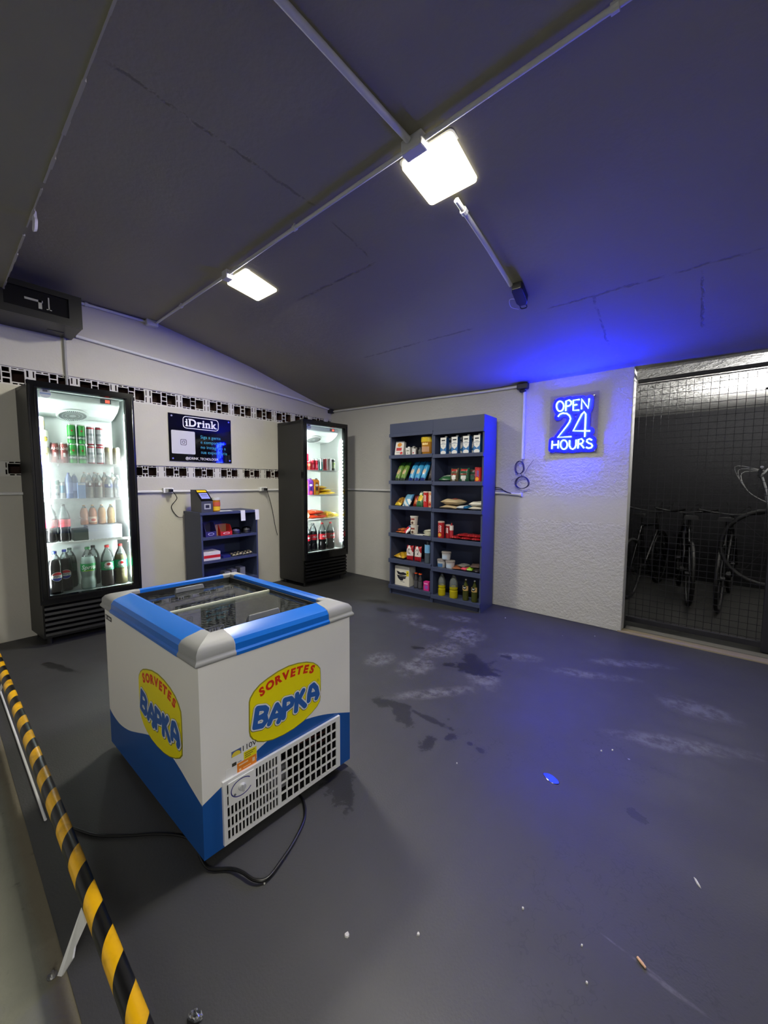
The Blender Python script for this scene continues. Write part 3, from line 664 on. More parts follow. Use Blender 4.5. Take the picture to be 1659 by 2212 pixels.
# ------------------------------------------------------------------ goods
def put(fr, u, d, z, rz=0): return fr.at(u, d, z), fr.rz+rz
def wrap(r, z0, e=.0006): return lambda x, y: ((r+e)*math.sin(x/r), -(r+e)*math.cos(x/r), z0+y)
def patch(g, r, a0, a1, z0, z1, e=.0004, mi=0, k=8):
    pts = []
    for i in range(k+1):
        a = a0+(a1-a0)*i/k; pts += [((r+e)*math.sin(a), -(r+e)*math.cos(a), z0), ((r+e)*math.sin(a), -(r+e)*math.cos(a), z1)]
    g.add(pts, [(2*i, 2*i+2, 2*i+3, 2*i+1) for i in range(k)], mi)
def wrapped(g, polys, r, z0, e=.0008, mi=0):
    """convex 2D polygons wrapped on a cylinder, cut into narrow strips so they follow it"""
    st = r*.16; f = wrap(r, z0, e)
    def clip(P, c, sgn):
        out = []
        for (a, b) in zip(P, P[1:]+P[:1]):
            da, db = (a[0]-c)*sgn, (b[0]-c)*sgn
            if da >= 0: out.append(a)
            if (da > 0 > db) or (da < 0 < db): t = da/(da-db); out.append((c, a[1]+(b[1]-a[1])*t))
        return out
    for P in polys:
        lo, hi = min(p[0] for p in P), max(p[0] for p in P); k = max(1, math.ceil((hi-lo)/st))
        for i in range(k):
            q = clip(list(P), lo+(hi-lo)*i/k, 1) if i else list(P)
            if len(q) > 2 and i < k-1: q = clip(q, lo+(hi-lo)*(i+1)/k, -1)
            if len(q) > 2: g.add([f(*p) for p in q], [tuple(range(len(q)))], mi)
def disc(g, r, z0, rad, e=.0008, mi=0, sx=1.0):
    wrapped(g, [[(rad*sx*math.cos(2*math.pi*i/24), rad*math.sin(2*math.pi*i/24)) for i in range(24)]], r, z0, e, mi)
def wtext(g, body, size, r, z0, mi=0, e=.0011, **kw):
    v, fc = text2d(body, size, **kw); wrapped(g, [[v[i] for i in f] for f in fc], r, z0, e, mi)
def can(fr, u, d, z, h, r, label, bands, marks=None, group=None, rz=0):
    """bands: [(z fraction, colour)], painted from that height up"""
    loc, a = put(fr, u, d, z, rz); t = thing('drink_can', label, 'can', loc, a, group)
    cols = [b[1] for b in bands]; bz = [b[0] for b in bands]
    zs = sorted({0, .015, .06, .90, .95, *[b for b in bz if b > 0]}); pr = []
    for q in zs:
        rr = r*(.80 if q == 0 else .88 if q == .015 else 1 if q < .92 else .9)
        mi = max(i for i in range(len(bz)) if bz[i] <= q+1e-6); pr.append((rr, q*h, mi))
    g = G(); g.lathe(pr, 16); obj('can_body', g, [C(c, .3) for c in cols], t, smooth=35)
    g = G(); g.lathe([(r*.9,h*.95),(r*.86,h*.985),(r*.84,h),(r*.78,h*.985)], 16); obj('can_lid', g, M('aluminium', (205,205,205), .3, .9), t, smooth=35)
    if marks:
        g = G(); ms = marks(g, r, h); obj('can_print', g, ms, t, fixn=False)
    return t
BOT = {'cola': [(.30,0),(.46,.012),(.5,.05),(.5,.20),(.44,.30),(.47,.36),(.5,.42),(.5,.60),(.47,.68),(.36,.80),(.20,.90),(.145,.93),(.145,.955)],
       'plain': [(.34,0),(.48,.012),(.5,.05),(.5,.34),(.48,.36),(.5,.38),(.5,.62),(.48,.68),(.38,.78),(.22,.88),(.16,.91),(.15,.955)],
       'round': [(.30,0),(.46,.015),(.5,.08),(.5,.58),(.485,.68),(.42,.78),(.28,.87),(.16,.92),(.15,.955)],
       'oil': [(.36,0),(.49,.01),(.5,.06),(.5,.30),(.45,.34),(.5,.38),(.5,.62),(.46,.70),(.36,.80),(.2,.9),(.17,.955)],
       'slim': [(.36,0),(.49,.01),(.5,.04),(.5,.56),(.46,.64),(.30,.76),(.20,.84),(.19,.955)]}
def bottle(fr, u, d, z, h, w, label, kind, liquid, lab=None, lz=(.40,.60), cap=(200,30,30), fill=.72, marks=None, dens=.75, group=None, rz=0, empty=(215,225,225), cat='bottle', capr=.17, labspan=None):
    loc, a = put(fr, u, d, z, rz); t = thing('drink_bottle' if cat == 'bottle' else cat, label, 'bottle', loc, a, group); pr0 = BOT[kind]
    def rad(q):
        for (r0, z0), (r1, z1) in zip(pr0, pr0[1:]):
            if z0 <= q <= z1: return (r0+(r1-r0)*(q-z0)/(z1-z0))*w
        return pr0[-1][0]*w
    zs = sorted({p[1] for p in pr0} | {fill} | {i/40 for i in range(1, 38)})
    pr = [(rad(q), q*h, 0 if q < fill else 1) for q in zs if q <= .955]
    g = G(); g.lathe(pr, 18)
    lm = C(liquid, .1) if dens >= 1 else clear_plastic('drink_%d_%d_%d_%d' % (*liquid, int(dens*100)), liquid, dens)
    obj('bottle_body', g, [lm, clear_plastic('clear_bottle_plastic', empty, .18)], t, smooth=40)
    g = G(); g.lathe([(w*capr,h*.945),(w*capr,h*.99),(w*capr*.9,h)], 14); obj('cap', g, C(cap, .4), t, smooth=40)
    if lab:
        r = max(rad(lz[0]), rad(lz[1]))+.0008; g = G()
        if labspan: patch(g, r, -labspan, labspan, lz[0]*h, lz[1]*h, 0)
        else: g.lathe([(r,lz[0]*h),(r,lz[1]*h)], 20, cap=False)
        lo = obj('bottle_label', g, C(lab, .4), t, smooth=40, fixn=not labspan)
        if marks: g = G(); ms = marks(g, r, h); obj('label_print', g, ms, lo, fixn=False)
    elif marks:
        g = G(); ms = marks(g, rad(.45), h); obj('label_print', g, ms, t, fixn=False)
    return t
def carton(fr, u, d, z, w, dp, h, label, body, marks=None, cap=None, top=.0, group=None, rz=0, name='drink_carton', cat='carton', tilt=0, capx=.2):
    loc, a = put(fr, u, d, z, rz); t = thing(name, label, cat, loc, a, group)
    if tilt: t.rotation_euler = (R(tilt), 0, a); t.location.z += dp*math.sin(abs(R(tilt)))+.001
    g = G(); hb = h-top
    g.box(-w/2,0,0,w/2,dp,hb)
    if top: g.hexa([(-w/2,0,hb),(w/2,0,hb),(w/2,dp,hb),(-w/2,dp,hb)], [(-w/2,dp*.45,h),(w/2,dp*.45,h),(w/2,dp,h),(-w/2,dp,h)])
    obj('pack_body', g, C(body, .4), t, bevel=.0015)
    if marks: g = G(); ms = marks(g, w, h); obj('pack_print', g, ms, t, fixn=False)
    if cap: g = G(); g.lathe([(.013,h-.004),(.013,h+.010),(.011,h+.013)], 12, c=(w*capx,dp*.5)); obj('cap', g, C(cap, .4), t, smooth=40)
    return t
def Q(g, x0, z0, x1, z1, mi=0, y=-.0008): g.add([(x0,y,z0),(x1,y,z0),(x1,y,z1),(x0,y,z1)], [(0,1,2,3)], mi)
def PG(g, pts, mi=0, y=-.0008): g.add([(p[0],y,p[1]) for p in pts], [tuple(range(len(pts)))], mi)
def EL(g, cx, cz, rx, rz, mi=0, y=-.0012, n=20): PG(g, [(cx+rx*math.cos(2*math.pi*i/n), cz+rz*math.sin(2*math.pi*i/n)) for i in range(n)], mi, y)
def bag(fr, u, d, z, w, l, th, label, cols, zone=None, lean=0, rz=0, group=None, roll=0, name='snack_bag', cat='bag', seed=0, sag=.0):
    """pillow pack; flat: width along u, length into the shelf; lean stands it up about its front edge"""
    loc, a = put(fr, u, d, z, rz); t = thing(name, label, cat, loc, a, group)
    rn = random.Random(seed); NX, NY = 12, 16; vs = []; ms = []
    ph = [rn.uniform(0, 6) for _ in range(4)]
    for s in (1, -1):
        for j in range(NY+1):
            for i in range(NX+1):
                x, y = -1+2*i/NX, -1+2*j/NY
                k = max(0, 1-abs(x)**3)**.6*max(0, 1-abs(y)**4)**.6
                wr = 1+.16*math.sin(5*x+ph[0])*math.sin(4*y+ph[1])+.06*math.sin(13*y+ph[2])
                q = 1-.05*math.cos(x*1.5)*(abs(y) > .8)
                vs.append((x*w/2*(1-.03*abs(y)), (y+1)*l/2*q, s*th/2*k*wr+th/2*.98+sag*x*x*th))
    N1 = (NX+1)*(NY+1); fs = []; mi = []
    for s in (0, 1):
        for j in range(NY):
            for i in range(NX):
                b = s*N1+j*(NX+1)+i; f = (b, b+1, b+NX+2, b+NX+1); fs.append(f if s == 0 else f[::-1])
                mi.append(zone((i+.5)/NX*2-1, (j+.5)/NY*2-1) if zone else 0)
    zmin = min(v[2] for v in vs); vs = [(x, y, q-zmin) for x, y, q in vs]
    g = G(); g.v = vs; g.f = fs; g.m = mi
    if lean or roll:
        m = Matrix.Rotation(R(roll), 3, 'Y') @ Matrix.Rotation(R(lean), 3, 'X')
        g.v = [tuple(m @ Vector(p)) for p in g.v]; zm = min(p[2] for p in g.v); ym = min(p[1] for p in g.v); g.v = [(p[0], p[1]-ym, p[2]-zm) for p in g.v]
    obj('pack_body', g, [C(c, .28) for c in cols], t, smooth=60)
    return t
def heap_tub(fr, u, d, z, h, r, label, body, lid, lidh=.012, rt=1.12, print_=None, name='food_tub', cat='tub', group=None, lid_r=None, dens=None):
    loc, a = put(fr, u, d, z); t = thing(name, label, cat, loc, a, group)
    g = G(); g.lathe([(r*.92,0),(r,.006),(r*rt,h-lidh)], 20); obj('tub_body', g, clear_plastic('tub_%d_%d_%d' % body, body, dens) if dens else C(body, .35), t, smooth=40)
    lr = r*rt+.003 if lid_r is None else lid_r
    g = G(); g.lathe([(lr,h-lidh-.003),(lr,h-.002),(lr*.95,h)], 20); obj('lid', g, C(lid, .4), t, smooth=40)
    if print_: g = G(); ms = print_(g, r*(1+rt)/2+.001, h); obj('tub_print', g, ms, t, fixn=False)
    return t
def crisp_tube(fr, u, d, z, h, r, label, col, lid=(225,225,222), word=(240,240,240), extra=None, group=None):
    loc, a = put(fr, u, d, z); t = thing('crisp_tube', label, 'tube', loc, a, group)
    g = G(); g.lathe([(r,0),(r,h-.012)], 18); obj('tube_body', g, C(col, .35), t, smooth=40)
    g = G(); g.lathe([(r+.001,h-.013),(r+.001,h-.002),(r*.9,h)], 18); obj('lid', g, C(lid, .4), t, smooth=40)
    g = G(); f = wrap(r, 0)
    for i in range(4): strokes(g, [[(-r*.35,h*(.40+.1*i)),(r*.1,h*(.45+.1*i)),(r*.4,h*(.40+.1*i))]], .0045, f)
    if extra: disc(g, r, h*.2, r*.55, mi=1)
    obj('tube_print', g, [C(word, .4), C(extra or word, .4)], t, fixn=False)
    return t

# ---- the full fridge
def mk_green(g, r, h):
    st = [(.011*(1 if i % 2 == 0 else .42)*math.sin(2*math.pi*i/10), .011*(1 if i % 2 == 0 else .42)*math.cos(2*math.pi*i/10)) for i in range(10)]
    wrapped(g, [[(0,0), st[i], st[(i+1) % 10]] for i in range(10)], r, h*.66, .0009, 0)
    patch(g, r, -1.1, 1.1, h*.20, h*.42, .0005, 1); wtext(g, 'Heineken', .030, r, h*.31, 2, bold=.01)
    return [C((205,40,30)), C((14,80,44)), MAT_WHITE]
def mk_brown(g, r, h):
    wtext(g, 'BRAHMA', .030, r, h*.70, 0, bold=.01); patch(g, r, -.25, .25, h*.30, h*.50, .0006, 0); return [MAT_WHITE]
def mk_silver(g, r, h):
    patch(g, r, -1, 1, h*.50, h*.62, .0006, 0); patch(g, r, -.5, .5, h*.24, h*.38, .0006, 1); return [C((160,166,172)), C((185,190,195))]
GL = 'cans on the top shelf of the full fridge'
z1 = 1.409; D1 = .115
for (u, z, top) in ((.259,z1,0),(.257,z1+.155,1),(.318,z1,0),(.318,z1+.155,1)):
    first = u < .3
    can(FL, u, D1, z, .153, .0275, ('upper' if top else 'lower')+' green beer can with red star in the stack next to the '+('brown cans' if first else 'silver cans'), [(0,(70,170,84)),(.10,(50,150,60)),(.92,(60,160,70))], mk_green, GL)
for (u, z, top) in ((.377,z1,0),(.377,z1+.151,1),(.435,z1,0),(.435,z1+.151,1)):
    first = u < .4
    can(FL, u, D1, z, .149, .0265, ('upper' if top else 'lower')+' silver and red can in the stack next to the '+('green beer cans' if first else 'cream short cans'), [(0,(170,40,54)),(.07,(222,222,226)),(.86,(180,40,54))], mk_silver, GL)
for u, q in ((.147,'beside the lemon cans'),(.203,'beside the green beer cans')):
    can(FL, u, D1, z1, .156, .0265, 'reddish brown beer can with white capitals '+q, [(0,(140,70,68)),(.92,(120,60,58))], mk_brown, GL)
def mk_cream(g, r, h):
    wrapped(g, [[(-.026,.03),(-.026,-.01),(0,-.034),(.026,-.01),(.026,.03)]], r, h*.5, .0007, 0); wtext(g, 'P', .03, r, h*.82, 1); return [C((206,196,178)), C((236,220,160))]
for u, q in ((.493,'beside the silver cans'),(.549,'at the hinge end of the shelf')):
    can(FL, u, D1, z1, .143, .0265, 'cream coloured beer can '+q, [(0,(238,230,208)),(.70,(200,186,150)),(.95,(226,214,180))], mk_cream, GL)
def mk_lemon(g, r, h):
    disc(g, r, h*.42, .019, mi=0, sx=1.1); wrapped(g, [[(-.028,.012),(.02,-.012),(.022,-.008),(-.026,.016)]], r, h*.6, .0012, 1); return [C((244,206,70)), C((120,100,60))]
can(FL, .086, D1-.01, z1, .120, .030, 'lower white can with lemon picture at the fridge door side', [(0,(244,240,226)),(.5,(246,236,180))], mk_lemon, GL)
can(FL, .086, D1-.01, z1+.121, .128, .030, 'middle white can with lemon picture stacked on another', [(0,(246,244,236))], mk_lemon, GL)
can(FL, .080, D1+.03, z1+.250, .100, .026, 'topmost pale can with yellow band of the lemon stack', [(0,(240,236,210)),(.3,(244,226,150)),(.7,(232,232,226))], None, GL)
g_ = 'drinks on the upper middle shelf of the full fridge'
z2 = 1.129
def mk_whitebeer(g, r, h):
    wtext(g, 'neken', .034, r, h*.25, 0, bold=.01); disc(g, r, h*.60, .014, mi=1); return [C((40,70,60)), C((150,170,165))]
for u, q in ((.083,'at the door side'),(.138,'second from the door side')):
    can(FL, u, .11, z2, .148, .0265, 'white and grey beer can with dark letters '+q, [(0,(196,206,206)),(.36,(222,228,226)),(.74,(120,150,140))], mk_whitebeer, g_)
can(FL, .176, .11, z2, .130, .020, 'slim white and light blue can on the fogged shelf', [(0,(236,238,240)),(.35,(150,190,220)),(.8,(236,238,240))], None, g_)
bottle(FL, .222, .115, z2, .205, .050, 'blue tinted small bottle beside the slim can', 'round', (120,136,180), (150,160,205), (.2,.62), (90,100,150), .95, dens=.9, group=g_)
bottle(FL, .262, .13, z2, .205, .048, 'pale blue small bottle behind the blue pack', 'round', (160,176,210), (170,190,226), (.3,.6), (210,216,226), .9, dens=.7, group=g_)
carton(FL, .290, .075, z2, .05, .05, .125, 'light blue drink carton on the fogged shelf', (150,176,222), lambda g,w,h: (Q(g,-w/2+.002,h*.86,w/2-.002,h*.97), [MAT_WHITE])[1], None, 0, g_)
def mk_drop(col):
    def f(g, r, h):
        disc(g, r, h*.545, .0085, mi=0, sx=.9); wrapped(g, [[(-.007,.004),(.007,.004),(0,.021)]], r, h*.545, .0009, 0); return [MAT_WHITE]
    return f
for u, q in ((.352,'beside the blue carton'),(.414,'beside the clear water bottles')):
    bottle(FL, u, .11, z2, .205, .058, 'small bottle with brown label and white drop '+q, 'plain', (206,200,190), (96,70,62), (.45,.61), (200,180,170), .7, mk_drop(0), .45, g_)
for u, q in ((.482,'beside the brown label bottles'),(.545,'at the hinge end of the fogged shelf')):
    bottle(FL, u, .11, z2, .190, .060, 'small clear water bottle with dark blue label '+q, 'plain', (226,230,234), (50,66,130), (.45,.60), (230,230,235), .8, mk_drop(0), .35, g_)
for u in (.36, .43, .50, .56):
    bottle(FL, u, .235, z2, .215, .055, 'clear frosted bottle in the rear row of the fogged shelf', 'plain', (216,196,180), None, (.4,.6), (196,170,160), .8, None, .5, 'rear row bottles on the fogged shelf')
z3 = .789; g_ = 'drinks on the lower middle shelf of the full fridge'
for u, q in ((.098,'at the door side'),(.178,'beside the dark box')):
    bottle(FL, u, .115, z3, .296, .082, 'tall cola bottle with plain red label '+q, 'cola', (24,22,24), (226,28,56), (.40,.60), (90,90,90), .62, None, 1, g_)
carton(FL, .272, .08, z3, .095, .14, .092, 'low dark grey plastic box on the lower middle shelf', (72,78,74), None, None, 0, None, 0, 'plastic_box', 'box')
for u, q, c in ((.335,'nearest the cola',(206,140,106)),(.392,'with a cream label',(206,140,106)),(.455,'third along the row',(206,160,116)),(.52,'at the hinge end of the row',(200,164,110))):
    bottle(FL, u, .20, z3+.115, .165, .056, 'small amber soft drink bottle '+q, 'cola', c, (232,206,180) if 'cream' in q else None, (.12,.40), (210,170,120), .85, (lambda g,r,h: (disc(g,r,h*.24,.011,mi=0,sx=1.5), [C((200,60,40))])[1]) if 'cream' in q else None, .72, g_)
carton(FL, .440, .10, z3, .235, .20, .113, 'wide whitish wrapped tray under the amber bottles', (205,206,216), None, None, 0, None, 0, 'wrapped_tray', 'tray')
z4 = .384; g_ = 'large bottles on the floor of the full fridge'
def mk_pepsi(g, r, h):
    R0 = .034
    disc(g, r, h*.42, R0*1.08, .0008, 2)
    up = [(R0*math.cos(R(a)), R0*math.sin(R(a))) for a in range(20, 161, 10)]; wrapped(g, [up], r, h*.42, .0011, 0)
    dn = [(R0*math.cos(R(a)), R0*math.sin(R(a))) for a in range(200, 341, 10)]; wrapped(g, [dn], r, h*.42, .0011, 1)
    wtext(g, 'PEPSI', .019, r, h*.42, 3, bold=.02); return [C((214,30,46)), C((30,50,160)), MAT_WHITE, C((26,30,70))]
bottle(FL, .101, .085, z4, .338, .088, 'large dark cola bottle with red white and blue round badge, nearest the door side', 'round', (18,16,18), None, (.4,.6), (20,40,120), .80, mk_pepsi, 1, g_, rz=R(8))
bottle(FL, .178, .150, z4, .336, .088, 'large dark cola bottle with round badge, standing behind the nearest one', 'round', (18,16,18), None, (.4,.6), (20,40,120), .80, mk_pepsi, 1, g_)
bottle(FL, .242, .26, z4, .330, .088, 'large dark bottle with green label in the rear of the fridge floor', 'round', (50,60,56), (16,60,40), (.42,.62), (30,60,50), .8, None, .9, g_)
def mk_sprite(g, r, h): wtext(g, 'Sprite', .046, r, h*.53, 0, bold=.014, shear=.2); patch(g, r, -.9, .5, h*.445, h*.462, .0007, 1); return [MAT_WHITE, C((180,220,40))]
bottle(FL, .313, .105, z4, .345, .104, 'large clear soda bottle with bright green label', 'cola', (168,190,182), (20,150,76), (.44,.62), (30,120,60), .78, mk_sprite, .72, g_)
def mk_guar(g, r, h): disc(g, r, h*.535, .024, mi=0, sx=1.25); disc(g, r, h*.545, .011, .0012, 1, 1.3); wtext(g, 'Guaraná', .020, r, h*.475, 0, bold=.02); wtext(g, 'antarctica', .012, r, h*.44, 0, bold=.02); return [MAT_WHITE, C((210,40,40))]
bottle(FL, .448, .115, z4, .345, .096, 'large bottle with green label and red cap, liquid dark, beside the clear soda', 'plain', (62,56,54), (30,174,110), (.40,.60), (226,50,50), .45, mk_guar, .9, g_)
bottle(FL, .545, .120, z4, .345, .094, 'large bottle with green label and red cap, greenish drink, at the hinge end', 'plain', (128,122,92), (30,174,110), (.42,.62), (226,50,50), .74, mk_guar, .8, g_)
bottle(FL, .395, .245, z4, .335, .090, 'large dim bottle standing behind the green label bottles', 'round', (96,100,98), (70,80,78), (.42,.62), (60,60,60), .7, None, .8, g_)

# ---- the corner fridge
z1 = 1.413; g_ = 'cans on the top shelf of the corner fridge'
for u, q in ((.100,'nearest the door edge'),(.143,'second from the door edge')):
    can(FRR, u, .10, z1, .105, .0245, 'short red and orange can '+q, [(0,(230,70,60)),(.45,(245,150,90)),(.7,(225,40,60))], None, g_)
can(FRR, .124, .12, z1+.106, .090, .0265, 'red can stacked on the short red cans', [(0,(214,30,60))], None, g_)
for u, q in ((.198,'beside the short stack'),(.250,'beside the teal can')):
    can(FRR, u, .11, z1, .138, .0255, 'bright red can with white rim '+q, [(0,(222,24,56)),(.62,(230,60,80)),(.86,(235,225,225))], lambda g,r,h: (patch(g,r,-.5,.6,h*.2,h*.5,.0006,0), [C((240,120,140))])[1], g_)
can(FRR, .309, .105, z1, .147, .0265, 'tall white and teal can', [(0,(70,176,182)),(.70,(210,228,228))], lambda g,r,h: (patch(g,r,-.9,-.2,h*.1,h*.9,.0006,0), [MAT_WHITE])[1], g_)
can(FRR, .374, .105, z1, .150, .0270, 'tall dull red can beside the teal one', [(0,(190,60,70)),(.93,(150,50,60))], lambda g,r,h: (patch(g,r,.2,.6,h*.1,h*.9,.0006,0), [C((240,220,220))])[1], g_)
can(FRR, .438, .105, z1, .150, .0265, 'tall plain white can on the top shelf', [(0,(235,238,236)),(.1,(244,246,244))], None, g_)
can(FRR, .492, .105, z1, .146, .0260, 'tall black and lime can at the hinge end', [(0,(60,66,60)),(.2,(200,220,170)),(.75,(70,76,72))], lambda g,r,h: (disc(g,r,h*.6,.012,mi=0), [C((150,200,60))])[1], g_)
z2 = 1.111
def mk_juice(fruit, dark):
    def f(g, w, h):
        EL(g, 0, h*.62, w*.32, h*.07, 0); Q(g, -w*.24, h*.28, w*.24, h*.50, 1); Q(g, -w*.2, h*.72, w*.2, h*.78, 1); EL(g, 0, h*.14, w*.36, h*.13, 2); EL(g, 0, h*.14, w*.22, h*.08, 3, -.0016); return [MAT_WHITE, C(dark), C(fruit), C(tuple(min(255, c+50) for c in fruit))]
    return f
carton(FRR, .084, .085, z2, .055, .06, .190, 'yellow juice carton at the door edge of the corner fridge', (245,214,10), mk_juice((250,190,20),(90,80,30)), None, .018, 'juice cartons in the corner fridge')
carton(FRR, .152, .080, z2, .074, .07, .190, 'purple juice carton with red fruit picture', (140,60,180), mk_juice((220,60,90),(60,30,110)), (90,60,100), .020, 'juice cartons in the corner fridge')
carton(FRR, .234, .080, z2, .074, .07, .190, 'orange juice carton with sliced orange picture', (250,150,20), mk_juice((250,170,30),(96,60,40)), (90,80,80), .020, 'juice cartons in the corner fridge')
yb = [(250,206,20),(236,176,20)]
zn = lambda x, y: 1 if abs(x) > .82 else 0
bag(FRR, .40, .075, z2, .25, .20, .034, 'bottom yellow pack of the pile beside the orange carton', yb, zn, seed=1, group='yellow packs in the corner fridge')
bag(FRR, .375, .085, z2+.033, .19, .18, .032, 'middle yellow pack of the pile beside the orange carton', yb, zn, seed=2, group='yellow packs in the corner fridge', rz=R(4))
bag(FRR, .335, .095, z2+.064, .12, .17, .040, 'top yellow pack of the pile beside the orange carton', yb, zn, seed=3, group='yellow packs in the corner fridge', rz=R(-8))
z3 = .809; ob = [(232,64,24),(250,170,80),(240,236,220)]
zo = lambda x, y: 1 if (x-.45)**2+(y+.4)**2*.5 < .10 else (2 if (x+.25)**2+(y+.45)**2*.6 < .10 else 0)
bag(FRR, .262, .075, z3, .25, .22, .050, 'lower red orange pack on the pile in the corner fridge', ob, zo, seed=4, group='red orange packs in the corner fridge')
bag(FRR, .250, .085, z3+.048, .22, .20, .055, 'upper red orange pack on the pile in the corner fridge', ob, zo, seed=5, rz=R(5), group='red orange packs in the corner fridge')
bag(FRR, .100, .075, z3, .075, .17, .085, 'pale orange and white pack at the door edge', [(244,190,140),(238,236,220)], lambda x,y: 1 if y > 0 else 0, seed=6)
bag(FRR, .425, .075, z3, .085, .16, .075, 'yellow pack beside the red orange pile', [(246,206,30),(240,180,30)], zn, seed=7, group='small yellow packs in the corner fridge')
bag(FRR, .512, .080, z3, .085, .16, .062, 'yellow pack with white centre at the hinge end', [(246,210,40),(248,244,220)], lambda x,y: 1 if x*x+(y+.3)**2 < .4 else 0, seed=8, group='small yellow packs in the corner fridge')
z4 = .412; g_ = 'cola bottles on the floor of the corner fridge'
def mk_coke(g, r, h):
    f = wrap(r, h*.505, .0009); strokes(g, [[(p.x, p.y) for p in catmull([(-.034,-.006,0),(-.020,.012,0),(-.006,-.008,0),(.010,.012,0),(.022,-.006,0),(.036,.010,0)],4)]], .0035, f, 0); wtext(g, 'Cola', .026, r, h*.50, 0, bold=.01, shear=.3); return [MAT_WHITE]
for u, d, q, cap, fl in ((.114,.125,'cut off by the door edge',(200,30,40),.66),(.228,.150,'with a grey cap, rear of the group',(120,120,120),.70),(.336,.120,'in the middle, front of the group',(210,30,40),.66),(.460,.122,'beside the light strip',(210,30,40),.66)):
    bottle(FRR, u, d, z4, .345, .105, 'large cola bottle with red label '+q, 'cola', (22,18,20), (218,20,40), (.40,.60), cap, fl, mk_coke, 1, g_)

# ------------------------------------------------------------------ tall navy shelves
FS_ = Frame((1.4162,-.4071,0), R(2.7))
def shelf_unit(u0, W, zs, label):
    t = thing('shelf_unit', label, 'shelf', FS_.at(u0, 0, 0), FS_.rz); H = 1.91; D = .30; k = .018
    for x in (0, W-k): g = G(); g.box(x,.006,.0,x+k,D,H); obj('side_panel', g, MAT_NAVY, t, bevel=.001)
    g = G(); g.box(k,D-.01,.06,W-k,D,H-.001); obj('back_panel', g, MAT_NAVY, t)
    g = G(); g.box(k,.008,H-.018,W-k,D-.01,H); obj('top_panel', g, MAT_NAVY, t)
    g = G(); g.box(-.004 if u0 == 0 else 0,-.012,zs[0][1],W-.001,.006,zs[0][1]+.035); g.box(0,-.004,zs[0][1]+.035,W-.0003,.006,H); obj('header_board', g, MAT_NAVY, t, bevel=.0015)
    for zt in zs[1:]:
        g = G(); g.box(k,.006,zt[0]-.022,W-k,D-.01,zt[0]-.006); g.box(-.006 if u0 == 0 else .001,-.012,zt[1],W-.001,.006,zt[0]); obj('shelf', g, MAT_NAVY, t, bevel=.0015)
    g = G(); g.box(.03,.02,.0,W-.03,.04,.07); g.box(.0,.03,.0,.03,.05,.07); obj('kick_board', g, MAT_NAVY, t)
    return t
ZL = [(1.91,1.765),(1.566,1.529),(1.287,1.249),(1.009,.969),(.703,.662),(.409,.363),(.108,.064)]
ZR = [(1.91,1.751),(1.555,1.519),(1.280,1.240),(.999,.964),(.698,.657),(.387,.344),(.091,.05)]
shelf_unit(0, .552, ZL, 'navy six tier shelf unit standing nearer the corner fridge')
shelf_unit(.5525, .552, ZR, 'navy six tier shelf unit with blue lit side nearer the neon sign')
B = FS_
zz = lambda Z, i: Z[i][0]-.0055
# tier 1
z = zz(ZL,1)
def mk_pkg(g, w, h): EL(g, 0, h*.74, w*.26, h*.15, 0); Q(g, -w*.34, h*.30, w*.3, h*.52, 1); EL(g, w*.3, h*.12, w*.16, h*.1, 1); Q(g, -w*.3, h*.14, w*.1, h*.18, 2); return [C((226,150,40)), C((196,40,50)), C((150,150,150))]
carton(B, .085, .045, z, .105, .05, .155, 'white packet with orange and red print leaning back on the top tier', (232,228,224), mk_pkg, None, 0, None, R(6), 'dry_packet', 'packet', -14)
carton(B, .204, .05, z, .058, .05, .085, 'small white carton with cap beside the leaning packet', (226,224,220), lambda g,w,h: (Q(g,-w*.3,h*.55,w*.3,h*.68,0), EL(g,0,h*.3,w*.1,h*.08,0), [C((120,130,110))])[2], (220,220,216), 0, None, 0, 'cream_carton', 'carton', 0, 0)
carton(B, .215, .13, z, .058, .05, .095, 'small white carton standing behind another on the top tier', (220,218,214), None, (214,214,210), 0, None, 0, 'cream_carton', 'carton', 0, 0)
bottle(B, .291, .055, z, .090, .052, 'small white bottle with shield label beside the amber bucket', 'slim', (120,120,118), (232,228,226), (.10,.78), (110,112,112), .9, lambda g,r,h: (disc(g,r,h*.28,.008,mi=0), [C((190,50,60))])[1], .8, None, labspan=1.0, capr=.3)
bottle(B, .335, .10, z, .085, .05, 'small dark cup sized bottle behind the shield label bottle', 'slim', (110,112,112), None, (.1,.7), (90,90,92), .9, None, .8, capr=.3)
heap_tub(B, .432, .10, z, .188, .062, 'amber translucent bucket with yellow lid on the top tier', (226,158,60), (224,190,30), .05, 1.15, lambda g,r,h: (patch(g,r,-.7,.7,h*.16,h*.45,.002,0), patch(g,r,-.5,.5,h*.55,h*.66,.002,1), [C((200,150,110)), C((250,220,150))])[2], 'sweets_bucket', 'bucket', None, .074, .7)
z = zz(ZR,1)
def mk_milk(g, w, h):
    Q(g,-w/2+.001,.002,w/2-.001,h*.40,0); PG(g,[(-w/2+.001,h*.62),(w/2-.001,h*.62),(w/2-.001,h*.98),(-w/2+.001,h*.98)],1,-.0009); PG(g,[(-w*.5+.001,h*.6),(w*.5-.001,h*.6),(w*.40,h*.42),(0,h*.30),(-w*.40,h*.42)],1,-.0012)
    EL(g,0,h*.12,w*.44,h*.12,1,-.0014); Q(g,-w*.30,h*.78,w*.30,h*.85,2,-.0016); Q(g,-w*.22,h*.66,w*.22,h*.69,3,-.0016); EL(g,0,h*.50,w*.08,h*.02,3,-.0016); return [C((60,124,186)), C((238,238,236)), C((40,44,56)), C((150,160,170))]
